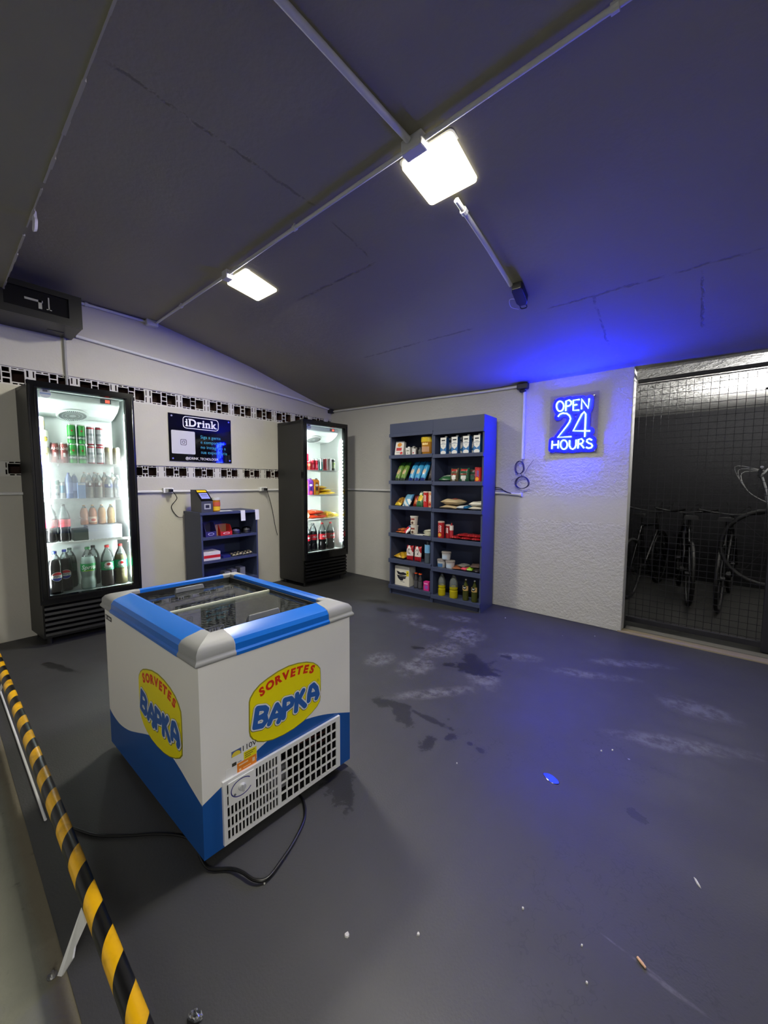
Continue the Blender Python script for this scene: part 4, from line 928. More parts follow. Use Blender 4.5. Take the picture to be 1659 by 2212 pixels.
for u, q in ((.652,'first from the divider'),(.778,'second from the divider'),(.903,'third from the divider'),(1.016,'fourth, nearest the blue lit side')):
    carton(B, u, .035, z, .068, .06, .178, 'white and blue milk carton in front, '+q, (40,90,150), mk_milk, (236,236,236), .012, 'milk cartons on the top tier', 0, 'milk_carton')
for u, q in ((.668,'first'),(.794,'second'),(.918,'third'),(1.028,'fourth')):
    carton(B, u, .125, z, .068, .06, .178, 'milk carton in the rear row behind the %s front one' % q, (40,90,150), mk_milk, (236,236,236), .012, 'milk cartons on the top tier', 0, 'milk_carton')
# tier 2
z = zz(ZL,2)
zb = lambda x, y: 3 if y < -.72 else (1 if y > .55 else (2 if (x*x*.8+(y+.15)**2*5) < .35 else 0))
gb = [(96,132,50),(40,90,40),(200,176,130),(24,44,26)]; bb = [(56,150,200),(20,100,150),(196,180,160),(20,40,110)]
for u, q, c, s in ((.070,'outermost green',gb,11),(.145,'second green',gb,12),(.255,'first blue',bb,13),(.330,'second blue',bb,14),(.405,'third blue',bb,15)):
    bag(B, u, .022, z, .070, .25, .050, q+' long packet leaning back on the second tier', c, zb, 62, R(-12), 'leaning packets on the second tier', seed=s, name='long_packet', cat='packet')
bag(B, .486, .05, z, .06, .24, .05, 'dark brown packet at the divider end of the leaning row', [(60,50,50),(40,80,120),(60,50,44),(30,26,26)], zb, 66, R(-3), 'leaning packets on the second tier', seed=16, name='long_packet', cat='packet')
z = zz(ZR,2)
bag(B, .665, .04, z, .14, .16, .055, 'green and white bag lying flat beside the coffee packs', [(46,96,60),(200,206,196)], lambda x,y: 1 if abs(y) < .4 and x < .5 else 0, 12, 0, None, seed=17)
def coffee(u, d, w, h, lab, cols):
    bag(B, u, d, z, w, h+.004, .05, lab, cols, lambda x,y: 1 if abs(x) < .62 and .45 < y < .85 else (2 if x*x*1.6+(y+.42)**2*2 < .42 and y < -.15 else (1 if abs(x) < .6 and -.02 < y < .14 else 0)), 84, 0, 'coffee packs on the second tier', seed=int(u*1000), name='coffee_pack', cat='packet')
coffee(.773, .03, .090, .138, 'brownish coffee pack with red label and white cup', [(92,84,60),(176,40,40),(230,226,220)])
coffee(.880, .03, .105, .138, 'dark green coffee pack with red label and white cup', [(36,84,60),(176,40,40),(220,220,214)])
coffee(.955, .075, .085, .130, 'dark green coffee pack half hidden behind another', [(30,64,52),(90,60,60),(60,90,76)])
crisp_tube(B, 1.030, .055, z, .143, .033, 'red crisp tube on the second tier beside coffee', (200,44,44), (170,30,34), (90,110,190), (240,170,40))
# tier 3
z = zz(ZL,3)
bag(B, .076, .045, z, .095, .13, .05, 'golden brown snack bag crumpled at the outer end of the third tier', [(176,136,50),(120,80,30),(230,200,60)], lambda x,y: 2 if y < -.6 else (1 if math.sin(9*x+5*y) > .3 else 0), 38, R(-10), None, seed=21)
bag(B, .184, .04, z, .110, .16, .05, 'light blue and white snack bag leaning on the third tier', [(110,170,206),(226,228,226),(60,110,160)], lambda x,y: 1 if y < .0 and math.sin(5*x+7*y) > -.4 else (2 if abs(x) > .8 else 0), 58, R(-10), None, seed=22)
bag(B, .280, .085, z, .07, .14, .05, 'dark red snack bag between blue and green ones', [(150,44,30),(90,20,24),(206,110,50)], lambda x,y: 2 if x*x+(y+.2)**2 < .2 else (1 if y > .4 else 0), 66, R(-6), None, seed=23)
bag(B, .360, .035, z, .092, .19, .055, 'green and yellow snack bag beside the red tube', [(40,96,50),(226,196,40),(210,220,200)], lambda x,y: 1 if x*x+(y+.02)**2*3 < .5 else (2 if y > .35 and x < .2 else 0), 64, R(-10), None, seed=24)
crisp_tube(B, .445, .05, z, .170, .0275, 'red crisp tube with white letters on the third tier', (196,34,34), (214,190,180), (236,232,228))
crisp_tube(B, .503, .055, z, .170, .0265, 'peach orange crisp tube squeezed against the divider', (226,156,110), (214,200,180), (250,240,230), (200,40,40))
z = zz(ZR,3); rc = [(196,176,140),(170,80,66),(226,210,180)]
zr = lambda x, y: 1 if (abs(x) < .55 and abs(y) < .5) else 0
bag(B, .705, .035, z, .21, .20, .040, 'lower beige rice bag of the pair on the third tier', rc, None, 0, R(-8), 'rice bags on the third tier', seed=31, name='rice_bag', sag=-.2)
bag(B, .715, .040, z+.038, .22, .20, .062, 'upper beige rice bag with reddish print', rc, zr, 0, R(-10), 'rice bags on the third tier', seed=32, name='rice_bag')
bag(B, .868, .030, z, .125, .19, .040, 'white and blue bag between the beige and cream bags', [(214,220,226),(40,110,160)], lambda x,y: 1 if x > .3 or y > .2 else 0, 0, 0, 'rice bags on the third tier', seed=33, name='rice_bag')
bag(B, 1.010, .030, z, .145, .20, .036, 'lower cream bag of the pair beside the blue lit side', [(216,210,194),(180,176,166)], None, 0, 0, 'rice bags on the third tier', seed=34, name='rice_bag')
bag(B, 1.010, .035, z+.034, .145, .20, .050, 'upper cream bag of the pair beside the blue lit side', [(222,218,206),(190,186,176)], None, 0, R(3), 'rice bags on the third tier', seed=35, name='rice_bag')
# tier 4
z = zz(ZL,4)
oc = [(206,104,50),(160,70,40),(230,160,100)]; zq = lambda x, y: 1 if math.sin(8*x+3*y) > .5 else (2 if math.sin(5*y-4*x) > .7 else 0)
bag(B, .108, .035, z, .15, .12, .022, 'flat orange snack pack, lower, at the outer end of the fourth tier', oc, zq, 0, R(-15), 'flat orange packs on the fourth tier', seed=41)
bag(B, .112, .08, z+.023, .13, .12, .022, 'flat orange snack pack lying on another on the fourth tier', oc, zq, 0, R(6), 'flat orange packs on the fourth tier', seed=42)
bag(B, .180, .04, z, .06, .13, .045, 'red and blue biscuit packet tilted beside the cups', [(200,40,60),(60,100,160),(230,230,230)], lambda x,y: 1 if y > .2 else (2 if abs(x) > .7 else 0), 40, R(-25), None, seed=43)
def mk_cup(g, r, h): patch(g,r,-.7,.7,h*.12,h*.5,.003,0); patch(g,r,-.6,.6,h*.6,h*.76,.004,1); disc(g,r,h*.3,.014,.005,2); return [C((222,210,190)), C((150,60,50)), C((90,60,50))]
heap_tub(B, .293, .065, z, .100, .036, 'lower noodle cup of the two stacked cups', (232,224,210), (226,222,214), .006, 1.18, mk_cup, 'noodle_cup', 'cup', 'noodle cups on the fourth tier')
heap_tub(B, .290, .065, z+.101, .103, .033, 'upper noodle cup standing on the other cup', (226,212,200), (226,222,214), .006, 1.30, mk_cup, 'noodle_cup', 'cup', 'noodle cups on the fourth tier')
g = G(); g.box(-.05,0,0,.05,.09,.004); o = tag(obj('paper_sheet', g, MAT_WHITE, loc=B.at(.365,.03,z), rz=B.rz+R(8)), 'white paper sheet lying flat beside the noodle cups', 'paper')
for i in range(4):
    bag(B, .462+.006*(i % 2), .03+.008*i, z+.0145*i, .10, .14, .015, ['lowest','second','third','topmost'][i]+' pale wrapped bar of the small pile at the divider', [(224,222,206),(150,180,130)], lambda x,y: 1 if abs(x) > .75 else 0, 0, R(-10+6*i), 'wrapped bars on the fourth tier', seed=45+i, name='wrapped_bar', cat='bar')
z = zz(ZR,4)
crisp_tube(B, .637, .045, z, .175, .034, 'tall red crisp tube at the divider on the fourth tier', (176,30,36), (206,180,170), (230,226,224), (230,170,60))
crisp_tube(B, .688, .095, z, .140, .0265, 'shorter red crisp tube behind the tall one', (160,26,34), (214,190,180), (230,226,224))
bottle(B, .728, .10, z, .165, .040, 'small white and red bottle behind the crisp tubes', 'slim', (190,60,70), (226,222,220), (.5,.8), (40,40,44), .95, None, .9, capr=.2)
rd = [(150,24,34),(110,16,24),(196,90,80)]; zr2 = lambda x, y: 2 if math.sin(14*x+6*y) > .86 else (1 if abs(x) > .85 else 0)
for i, (u, d, dz, rzz, q) in enumerate(((.800,.03,0,10,'at the crisp tube end, bottom'),(.905,.03,0,-6,'in the middle, bottom'),(1.020,.03,0,2,'at the blue lit end, bottom'),(.850,.05,.026,-12,'on top near the crisp tubes'),(.960,.055,.026,8,'on top in the middle'),(1.012,.05,.026,-5,'on top at the blue lit end'))):
    bag(B, u, d, z+dz, .115, .15, .028, 'flat dark red snack packet '+q, rd, zr2, 0, R(rzz), 'flat red packets on the fourth tier', seed=50+i)
# tier 5
z = zz(ZL,5)
bag(B, .100, .035, z, .17, .16, .055, 'golden yellow bag lying at the outer end of the fifth tier', [(200,160,40),(150,110,30),(236,210,90)], lambda x,y: 1 if math.sin(6*x+8*y) > .7 else 0, 10, R(-14), None, seed=61)
def doy(u, lab, s):
    bag(B, u, .035, z, .088, .172, .045, lab, [(224,214,210),(166,26,36),(236,232,228)], lambda x,y: 1 if (y < -.35 or y+x*.9 > .95 or (x < -.5 and y > .45)) else 0, 86, 0, 'red and white pouches on the fifth tier', seed=s, name='snack_pouch', cat='pouch')
    t = thing_last[-1]
    g = G(); f = lambda x, y: (x, -.0015+(.105+y)*.06, .105+y); ring = [(.019*math.cos(a)*.8, .025*math.sin(a)) for a in [2*math.pi*i/20 for i in range(21)]]; strokes(g, [ring, [(.004,-.014),(.018,-.030)]], .0022, f); obj('letter_print', g, MAT_DARK, t, fixn=False)
thing_last = []
_bag = bag
def bag(*a, **k):
    t = _bag(*a, **k); thing_last.append(t); return t
doy(.240, 'red and white pouch with letter Q beside the golden bag', 62)
doy(.345, 'red and white pouch with letter Q beside the water bottle', 63)
bottle(B, .473, .05, z, .235, .062, 'clear water bottle with light blue label at the divider', 'plain', (120,134,150), (120,180,226), (.48,.86), (60,64,70), .9, None, .45, None, labspan=1.5)
z = zz(ZR,5)
def mk_tub(g, r, h): patch(g,r,-.6,.6,h*.15,h*.6,.004,0); return [C((180,196,216))]
heap_tub(B, .640, .06, z, .085, .040, 'white tub with grey lid, lower, beside the divider', (206,204,200), (140,134,132), .014, 1.14, lambda g,r,h: (patch(g,r,-.5,.7,h*.12,h*.55,.004,0), [C((70,110,160))])[1], 'food_tub', 'tub', 'white tubs on the fifth tier')
heap_tub(B, .745, .055, z, .085, .041, 'white tub with grey lid, lower, beside the colourful packets', (206,200,200), (150,142,140), .014, 1.14, mk_tub, 'food_tub', 'tub', 'white tubs on the fifth tier')
heap_tub(B, .692, .065, z+.0865, .085, .042, 'white tub with grey lid resting on the two lower tubs', (196,196,200), (146,140,138), .014, 1.14, mk_tub, 'food_tub', 'tub', 'white tubs on the fifth tier')
for i, (u, d, dz, w, l, th, rzz, c, q) in enumerate(((.825,.03,0,.10,.13,.028,12,(150,90,60),'brown orange packet nearest the tubs'),(.865,.05,.028,.12,.10,.026,-20,(120,116,112),'grey packet lying on the brown one'),(.905,.025,0,.07,.13,.036,-8,(220,80,100),'pink packet in the colourful heap'),(.965,.03,0,.07,.13,.038,6,(140,180,50),'lime green packet in the colourful heap'),(1.035,.03,0,.075,.15,.034,-4,(44,40,44),'black packet at the blue lit end of the fifth tier'),(1.01,.06,.036,.10,.12,.024,14,(96,80,76),'dull brown packet lying on the black one'))):
    bag(B, u, d, z+dz, w, l, th, q, [c, tuple(int(x*.6) for x in c)], lambda x,y: 1 if abs(x) > .8 else 0, 4, R(rzz), 'colourful packets on the fifth tier', seed=70+i)
# bottom tier
z = zz(ZL,6)
def mk_roll(g, w, h):
    mo = [(-.075,.165),(-.045,.158),(-.02,.150),(.02,.158),(.055,.150),(.065,.135),(.03,.125),(-.02,.122),(-.055,.128)]; PG(g, mo, 0)
    b2 = [(-.072,.122),(-.03,.105),(.055,.105),(.045,.085),(.02,.082),(.012,.06),(-.02,.058),(-.05,.08)]; PG(g, b2, 0); Q(g,-.02,.045,.035,.049,0); Q(g,-.066,.108,.06,.118,0)
    Q(g,.060,.118,.092,.178,1); text(g, '4', .03, lambda x,y:(.076+x,-.0014,.15+y), 0, bold=.02); return [MAT_DARK, C((240,220,40))]
carton(B, .148, .04, z, .195, .13, .222, 'white paper towel pack with black moustache print and yellow flag', (232,228,214), mk_roll, None, 0, None, R(0), 'paper_towel_pack', 'paper towels')
for u, d, q in ((.322,.065,'beside the paper towels'),(.382,.055,'beside the pink box')):
    bottle(B, u, d, z, .172, .046, 'dark bottle with orange cap '+q, 'slim', (60,60,64), (80,80,86), (.1,.5), (232,90,40), .9, None, 1, 'orange capped bottles on the bottom tier', capr=.42)
carton(B, .468, .035, z, .066, .05, .098, 'small pink box at the divider on the bottom tier', (214,50,140), lambda g,w,h: (EL(g,.004,h*.4,w*.28,h*.22,0), Q(g,-w*.35,h*.72,w*.3,h*.84,1), [C((150,90,190)), C((240,180,220))])[2], None, 0, None, 0, 'soap_box', 'box')
z = zz(ZR,6); gy = 'cooking oil bottles on the bottom tier'
bottle(B, .650, .055, z, .235, .078, 'cooking oil bottle nearest the divider, half full yellow', 'oil', (196,180,20), None, (.4,.6), (40,40,30), .48, None, .8, gy, empty=(120,120,96))
bottle(B, .790, .050, z, .245, .086, 'cooking oil bottle second from the divider, half full yellow', 'oil', (190,176,24), None, (.4,.6), (40,40,30), .48, None, .8, gy, empty=(110,110,86))
def mk_olive(g, r, h): disc(g,r,h*.62,.020,mi=0); strokes(g,[[(-.010,h*.60),(-.006,h*.64),(.004,h*.60),(.010,h*.64)]],.003,wrap(r,0,.0016),1); return [C((30,36,30)), MAT_WHITE]
for u, q in ((.925,'third along, beside the large oil'),(1.020,'fourth along, at the blue lit side')):
    bottle(B, u, .05, z, .215, .060, 'slim dark olive oil bottle with beige label '+q, 'slim', (70,74,30), (206,170,104), (.48,.70), (226,222,210), .95, mk_olive, .9, gy, capr=.14, labspan=1.3)

# ------------------------------------------------------------------ small navy shelf with its goods
FM = Frame((.400,-2.065,0), R(90), 0, 0, 1.07); W, D, H = .617, .37, .964
t = thing('shelf_unit', 'small low navy shelf against the block wall carrying the payment terminal', 'shelf', FM.loc, FM.rz)
for x in (0, W-.018): g = G(); g.box(x,.002,0,x+.018,D,H-.018); obj('side_panel', g, MAT_NAVY, t, bevel=.001)
g = G(); g.box(.018,D-.008,.03,W-.018,D,H-.018); obj('back_panel', g, MAT_NAVY, t)
g = G(); g.box(-.008,-.008,H-.026,W+.008,D,H); obj('top_panel', g, MAT_NAVY, t, bevel=.0015)
for zt in (.716, .480, .24):
    g = G(); g.box(.018,.006,zt-.020,W-.018,D-.008,zt-.002); g.box(.016,0,zt-.028,W-.016,.008,zt); obj('shelf', g, MAT_NAVY, t, bevel=.0015)
t = thing('payment_terminal', 'dark wedge payment terminal with lit screen on the small shelf', 'terminal', FM.at(.070,.015,H+.0005), FM.rz)
pr = [(0,0),(.235,0),(.235,.222),(.150,.222),(0,.108)]
g = G(); g.prism(pr, lambda y,z:(-.058,y,z), lambda y,z:(.058,y,z)); obj('housing', g, M('charcoal_case', (70,72,76), .4), t, bevel=.003)
sl = Vector((0,.150,.114)).normalized(); nn = Vector((0,-.114,.150)).normalized()
def SLP(x, s, e): p = Vector((x,0,.108))+sl*s+nn*e; return tuple(p)
def slab(x0,x1,s0,s1,e0,e1): g = G(); g.hexa([SLP(x0,s0,e0),SLP(x1,s0,e0),SLP(x1,s1,e0),SLP(x0,s1,e0)], [SLP(x0,s0,e1),SLP(x1,s0,e1),SLP(x1,s1,e1),SLP(x0,s1,e1)]); return g
obj('front_bezel', slab(-.058,.058,.002,.174,.0002,.006), MAT_BLACK, t)
obj('yellow_sticker', slab(-.046,.046,.138,.168,.0062,.0075), C((250,206,10),.4), t)
sc_ = obj('screen', slab(-.040,.044,.035,.122,.0062,.0072), emitter('lilac_screen', (.36,.38,.95), 1.0), t)
g = G()
for s0, s1 in ((.066,.070),(.088,.094),(.097,.101)): g.join(slab(-.03,.034,s0,s1,.0073,.0076))
obj('screen_text', g, C((40,40,80)), sc_)
g = G(); lattice(-.032,.034,.030,.084,[(-.018,.020,.042,.072)], lambda a,b,c,d: g.box(a,-.006,c,b,.0005,d)); obj('card_slot_frame', g, M('silver_trim', (176,178,182), .35), t, bevel=.002)
g = G(); g.box(-.018,-.001,.042,.020,.0004,.072); obj('card_slot', g, MAT_DARK, t)
heap_tub(FM, .178, .075, H+.0005, .142, .038, 'clear tub of yellow and red sweets behind the terminal', (226,150,50), (206,208,200), .022, 1.10, lambda g,r,h: (patch(g,r,-1.0,1.0,h*.40,h*.68,.003,0), patch(g,r,-1.0,1.0,h*.08,h*.36,.002,1), wtext(g, 'POP', .03, r, h*.55, 2,bold=.02), [C((206,90,60)), C((240,196,40)), C((245,220,160))])[3], 'sweets_tub', 'tub', None, .046, .75)
g = G(); g.box(-.075,0,0,.075,.11,.0015); tag(obj('paper_sheet', g, MAT_WHITE, loc=FM.at(.245,.02,H+.001), rz=FM.rz+R(-12)), 'white paper sheet lying on top of the small shelf', 'paper')
for u, w, q in ((.410,.050,'in the middle of the front edge'),(.565,.045,'at the corner nearer the fridge')):
    g = G(); g.box(-w/2,-.0105,-.108,w/2,-.0095,.0); g.box(-w/2,-.0105,.0,w/2,.03,.0012)
    g.map(lambda x,y,z:(x+(.006*math.sin(z*30)),y-(.006*(z/.108)**2 if z < 0 else 0),z)); tag(obj('paper_tag', g, MAT_WHITE, loc=FM.at(u,0,H+.0006), rz=FM.rz), 'white paper strip hanging over the small shelf '+q, 'paper')
z = .7145
def display_box(u, d, w, dp, h, lab, col, inner, mark):
    t = thing('display_box', lab, 'box', FM.at(u,d,z), FM.rz)
    g = G(); k = .003
    g.box(-w/2,0,0,w/2,dp,k); g.box(-w/2,dp-k,k,w/2,dp,h)
    for x0, x1 in ((-w/2,-w/2+k),(w/2-k,w/2)):
        g.prism([(0,k),(dp-k,k),(dp-k,h),(dp*.35,h),(0,h*.38)], lambda y,q,x0=x0:(x0,y,q), lambda y,q,x1=x1:(x1,y,q))
    g.box(-w/2+k,0,k,w/2-k,k,h*.38); obj('box_shell', g, C(col,.4), t)
    g = G(); g.box(-w/2+k,dp-k-.001,k,w/2-k,dp-k-.0003,h-.002); obj('box_inside', g, C(inner,.7), t)
    g = G(); EL(g,0,h*.2,w*.28,h*.10,0); EL(g,0,h*.2,w*.22,h*.07,1,-.0016); obj('box_print', g, [C(mark), C(col)], t, fixn=False)
display_box(.105, .03, .11, .13, .140, 'dark blue chocolate display box on the small shelf', (50,44,110), (40,36,70), (200,196,226))
carton(FM, .177, .07, z, .028, .10, .115, 'brown cardboard flap box between the two display boxes', (150,110,80), None, None, 0, None, 0, 'cardboard_box', 'box')
display_box(.256, .03, .125, .13, .108, 'red chocolate display box on the small shelf', (206,40,40), (150,112,84), (240,226,220))
for u, q, c in ((.381,'beside the red display box',(90,84,130)),(.493,'at the fridge end',(70,66,74))):
    t = thing('cake_dome', 'dark round cake in a clear dome '+q, 'cake', FM.at(u,.085,z), FM.rz)
    g = G(); g.lathe([(.050,0),(.054,.008),(.052,.014)], 20); obj('tray', g, C((30,28,32),.4), t, smooth=40)
    g = G(); g.lathe([(.040,.0145),(.044,.03),(.034,.044),(.002,.050)], 18); obj('cake', g, C(c,.5), t, smooth=40)
    g = G(); g.lathe([(.051,.0145),(.050,.04),(.040,.058),(.022,.066),(.001,.068)], 20); obj('dome', g, glass('clear_dome'), t, smooth=40)
z = .4785
carton(FM, .105, .02, z, .165, .20, .085, 'white flat box with red stripe on the middle board of the small shelf', (226,220,218), lambda g,w,h: (Q(g,-w/2+.001,h*.28,w/2-.001,h*.62,0), [C((206,30,40))])[1], None, 0, None, R(-4), 'sweets_box', 'box')
carton(FM, .255, .03, z, .085, .14, .026, 'flat dark blue box beside the white one', (36,40,110), None, None, 0, None, R(6), 'flat_box', 'box')
for i in range(6):
    bag(FM, .335+.037*i, .03, z, .029, .12, .020+.004*(i % 3), ['first','second','third','fourth','fifth','sixth'][i]+' foil wrapped bar from the blue box on the small shelf', [(56,56,66),(190,180,150)], lambda x,y: 1 if math.sin(7*y) > .3 else 0, 8, R(-6+2*(i % 3)), 'foil wrapped bars on the small shelf', seed=80+i, name='foil_bar', cat='bar')
for i, u in enumerate((.26,.33,.42)):
    carton(FM, u, .04, .2385, .06, .10, .09+.01*i, ['first','second','third'][i]+' dim pale box low on the small shelf behind the freezer', (120,122,128), None, None, 0, 'dim boxes low on the small shelf', 0, 'small_box', 'box')

# ------------------------------------------------------------------ ice cream freezer (slightly out of square, as it stands)
FA = Vector((2.974,-3.243,0)); EU = Vector((.0409,.999,0)).normalized(); ES = Vector((-.9998,-.0197,0)).normalized()
FW, FD = .640, .92
def fz(u, s, z): p = EU*u+ES*s; return (p.x, p.y, z)
t = thing('chest_freezer', 'white chest freezer with blue waves, yellow ice cream logos and glass lid', 'freezer', FA)
def interp(pts, x):
    if x <= pts[0][0]: return pts[0][1]
    for (a, b), (c, d) in zip(pts, pts[1:]):
        if a <= x <= c: return b+(d-b)*(x-a)/(c-a)
    return pts[-1][1]
smooth_pts = lambda pts: [(p.x, p.y) for p in catmull([(a, b, 0) for a, b in pts], 5)]
WF = smooth_pts([(0,.225),(.064,.252),(.13,.280),(.20,.312),(.27,.333),(.336,.336),(.411,.326),(.509,.301),(.64,.25)])
WS = smooth_pts([(0,.195),(.051,.181),(.138,.175),(.243,.192),(.342,.224),(.468,.269),(.56,.291),(.65,.292),(.746,.274),(.831,.247),(.92,.221)])
g = G(); zb, zt = .032, .69; GR = (.064,.573,.044,.267)
N = 40
for i in range(N):
    a, b = FW*i/N, FW*(i+1)/N; wa, wb_ = interp(WF, a), interp(WF, b)
    ins = GR[0]-1e-6 <= a and b <= GR[1]+.004
    if not ins: g.add([fz(a,0,zb),fz(b,0,zb),fz(b,0,wb_),fz(a,0,wa)], [(0,1,2,3)], 1)
    else:
        g.add([fz(a,0,zb),fz(b,0,zb),fz(b,0,GR[2]),fz(a,0,GR[2])], [(0,1,2,3)], 1)
        if max(wa, wb_) > GR[3]: g.add([fz(a,0,GR[3]),fz(b,0,GR[3]),fz(b,0,max(wb_,GR[3])),fz(a,0,max(wa,GR[3]))], [(0,1,2,3)], 1)
    lo = (lambda w: max(w, GR[3]) if ins else w)
    g.add([fz(a,0,lo(wa)),fz(b,0,lo(wb_)),fz(b,0,zt),fz(a,0,zt)], [(0,1,2,3)], 0)
for i in range(N):
    a, b = FD*i/N, FD*(i+1)/N; wa, wb_ = interp(WS, a), interp(WS, b)
    g.add([fz(0,FD-a,zb),fz(0,FD-b,zb),fz(0,FD-b,wb_),fz(0,FD-a,wa)], [(0,1,2,3)], 1)
    g.add([fz(0,FD-a,wa),fz(0,FD-b,wb_),fz(0,FD-b,zt),fz(0,FD-a,zt)], [(0,1,2,3)], 0)
g.add([fz(FW,0,zb),fz(FW,FD,zb),fz(FW,FD,zt),fz(FW,0,zt)], [(0,1,2,3)], 0); g.add([fz(0,FD,zb),fz(FW,FD,zb),fz(FW,FD,zt),fz(0,FD,zt)], [(0,1,2,3)], 0); g.add([fz(0,0,zb),fz(FW,0,zb),fz(FW,FD,zb),fz(0,FD,zb)], [(0,1,2,3)], 0)
i0, i1, s0, s1, zi = .06, FW-.06, .06, FD-.06, .30
q = [fz(i0,s0,zt),fz(i1,s0,zt),fz(i1,s1,zt),fz(i0,s1,zt)]; b_ = [fz(i0,s0,zi),fz(i1,s0,zi),fz(i1,s1,zi),fz(i0,s1,zi)]; o_ = [fz(0,0,zt),fz(FW,0,zt),fz(FW,FD,zt),fz(0,FD,zt)]
g.add(q+b_+o_, [(0,1,5,4),(1,2,6,5),(2,3,7,6),(3,0,4,7),(4,5,6,7),(8,9,1,0),(9,10,2,1),(10,11,3,2),(11,8,0,3)], 2)
obj('freezer_body', g, [MAT_WHITEPAN, MAT_BLUEGFX, M('grey_inner_liner', (118,120,122), .6)], t, fixn=False)
g = G(); u0, u1, z0, z1_ = GR; d_ = .16
g.add([fz(u0,0,z0),fz(u1,0,z0),fz(u1,0,z1_),fz(u0,0,z1_),fz(u0,d_,z0),fz(u1,d_,z0),fz(u1,d_,z1_),fz(u0,d_,z1_)], [(4,5,6,7),(0,1,5,4),(1,2,6,5),(2,3,7,6),(3,0,4,7)], 0)
obj('machine_bay', g, M('machine_dark', (20,17,18), .7), t, fixn=False)
g = G()
for i in range(5): g.tube([fz(.30,.07+.01*i,.07+.036*i),fz(.55,.06,.07+.036*i)], .004, 6, 0)
g.join(G().box(0,0,0,.07,.06,.09), lambda x,y,z: fz(.285+x,.05+y,.06+z), 1)
obj('condenser_parts', g, [M('copper_tube', (90,50,44), .4, .6), M('grey_compressor', (120,120,124), .4)], t, smooth=40)
g = G(); holes = []                                                # front grille
us = .279
for r_ in range(5):
    za = z0+.012+r_*(z1_-z0-.020)/5; zb_ = za+(z1_-z0-.020)/5-.0062
    n1 = 15
    for i in range(n1):
        a = u0+.012+i*(us-u0-.018)/n1
        if r_ >= 3 and a < .176 and not (i == 0): continue
        holes.append((a, a+(us-u0-.018)/n1-.0042, za, zb_))
    n2 = 10
    for i in range(n2): a = us+.004+i*(u1-us-.020)/n2; holes.append((a, a+(u1-us-.020)/n2-.0042, za, zb_))
lattice(u0-.001,u1+.001,z0-.002,z1_+.002,holes, lambda a,b,c,d: g.hexa([fz(a,-.010,c),fz(b,-.010,c),fz(b,-.005,c),fz(a,-.005,c)], [fz(a,-.010,d),fz(b,-.010,d),fz(b,-.005,d),fz(a,-.005,d)]))
lattice(u0-.001,u1+.001,z0-.002,z1_+.002,[(u0+.004,u1-.004,z0+.004,z1_-.004)], lambda a,b,c,d: g.hexa([fz(a,-.0055,c),fz(b,-.0055,c),fz(b,.002,c),fz(a,.002,c)], [fz(a,-.0055,d),fz(b,-.0055,d),fz(b,.002,d),fz(a,.002,d)]))
gr = obj('front_grille', g, MAT_WHITEPL, t)
g = G(); bx = lambda a,b,c,d,e0,e1: [g.hexa([fz(a,e0,c),fz(b,e0,c),fz(b,e1,c),fz(a,e1,c)], [fz(a,e0,d),fz(b,e0,d),fz(b,e1,d),fz(a,e1,d)])]
bx(.080,.172,.182,.258,-.0135,-.0101); obj('control_panel', g, MAT_WHITEPL, gr)
g = G(); f = lambda e: (lambda a, z: fz(a, e, z))
arc = [(.126+.038*math.cos(R(a)), .222+.030*math.sin(R(a))) for a in range(40, 331, 12)]
strokes(g, [arc], .0018, f(-.0138)); obj('dial_scale', g, C((60,62,140)), gr, fixn=False)
g = G(); g.lathe([(.013,0),(.012,.008)], 18); g.box(-.003,-.012,.008,.003,.012,.013); g.map(lambda x,y,z: fz(.126+x,-.0136-z,.222+y)); obj('dial_knob', g, C((196,198,200)), gr, smooth=40)
g = G(); g.lathe([(.004,0),(.004,.003)], 10); g.map(lambda x,y,z: fz(.100+x,-.0136-z,.208+y)); obj('indicator', g, C((120,122,124)), gr)
for u in (.06, FW-.07):
    for s in (.07, FD-.07): g = G(); g.cyl(fz(u,s,0),fz(u,s,zb), .016, 12); obj('foot', g, MAT_BLKTRIM, t)
# lid frame: four corner pieces, four rails, two sliding panes
OV = .013
prof = [(0,.684),(-OV,.690),(-OV,.700),(-OV+.006,.706),(-OV+.007,.728),(.004,.742),(.020,.749),(.070,.760),(.082,.756),(.082,.715)]
def rail(side, a, b, push=0.0):
    g = G(); sec = []
    for tt in (a, b):
        for (d, z) in prof:
            dd = d-(push if z > .69 else 0); zz_ = z+push*.6
            sec.append({'f': fz(tt,dd,zz_),'b': fz(tt,FD-dd,zz_),'l': fz(dd,tt,zz_),'r': fz(FW-dd,tt,zz_)}[side])
    n = len(prof); fs = [(i, i+1, n+i+1, n+i) for i in range(n-1)]+[tuple(range(n)), tuple(range(2*n-1, n-1, -1)), (n-1, 0, n, 2*n-1)]
    g.add(sec, fs); return g
ck = .122
for side, L_ in (('f', FW), ('b', FW), ('l', FD), ('r', FD)): obj('lid_rail', rail(side, ck-.002, L_-ck+.002), MAT_BLUERAIL, t, smooth=30)
def corner(cu, cs):
    n = len(prof); cap = .001
    g = G()
    for side, L_, hi, oth in (('f' if cs == 0 else 'b', FW, cu, 0), ('l' if cu == 0 else 'r', FD, cs, 0)):
        sec = []
        for k_ in (0, 1):
            for (d, z) in prof:
                dd = d-(cap if d < .08 else 0); zz_ = z+cap
                tt = dd if k_ == 0 else ck
                if hi: tt = L_-tt
                sec.append({'f': fz(tt,dd,zz_),'b': fz(tt,FD-dd,zz_),'l': fz(dd,tt,zz_),'r': fz(FW-dd,tt,zz_)}[side])
        g.add(sec, [(i, i+1, n+i+1, n+i) for i in range(n-1)]+[tuple(range(n, 2*n))])
    return g
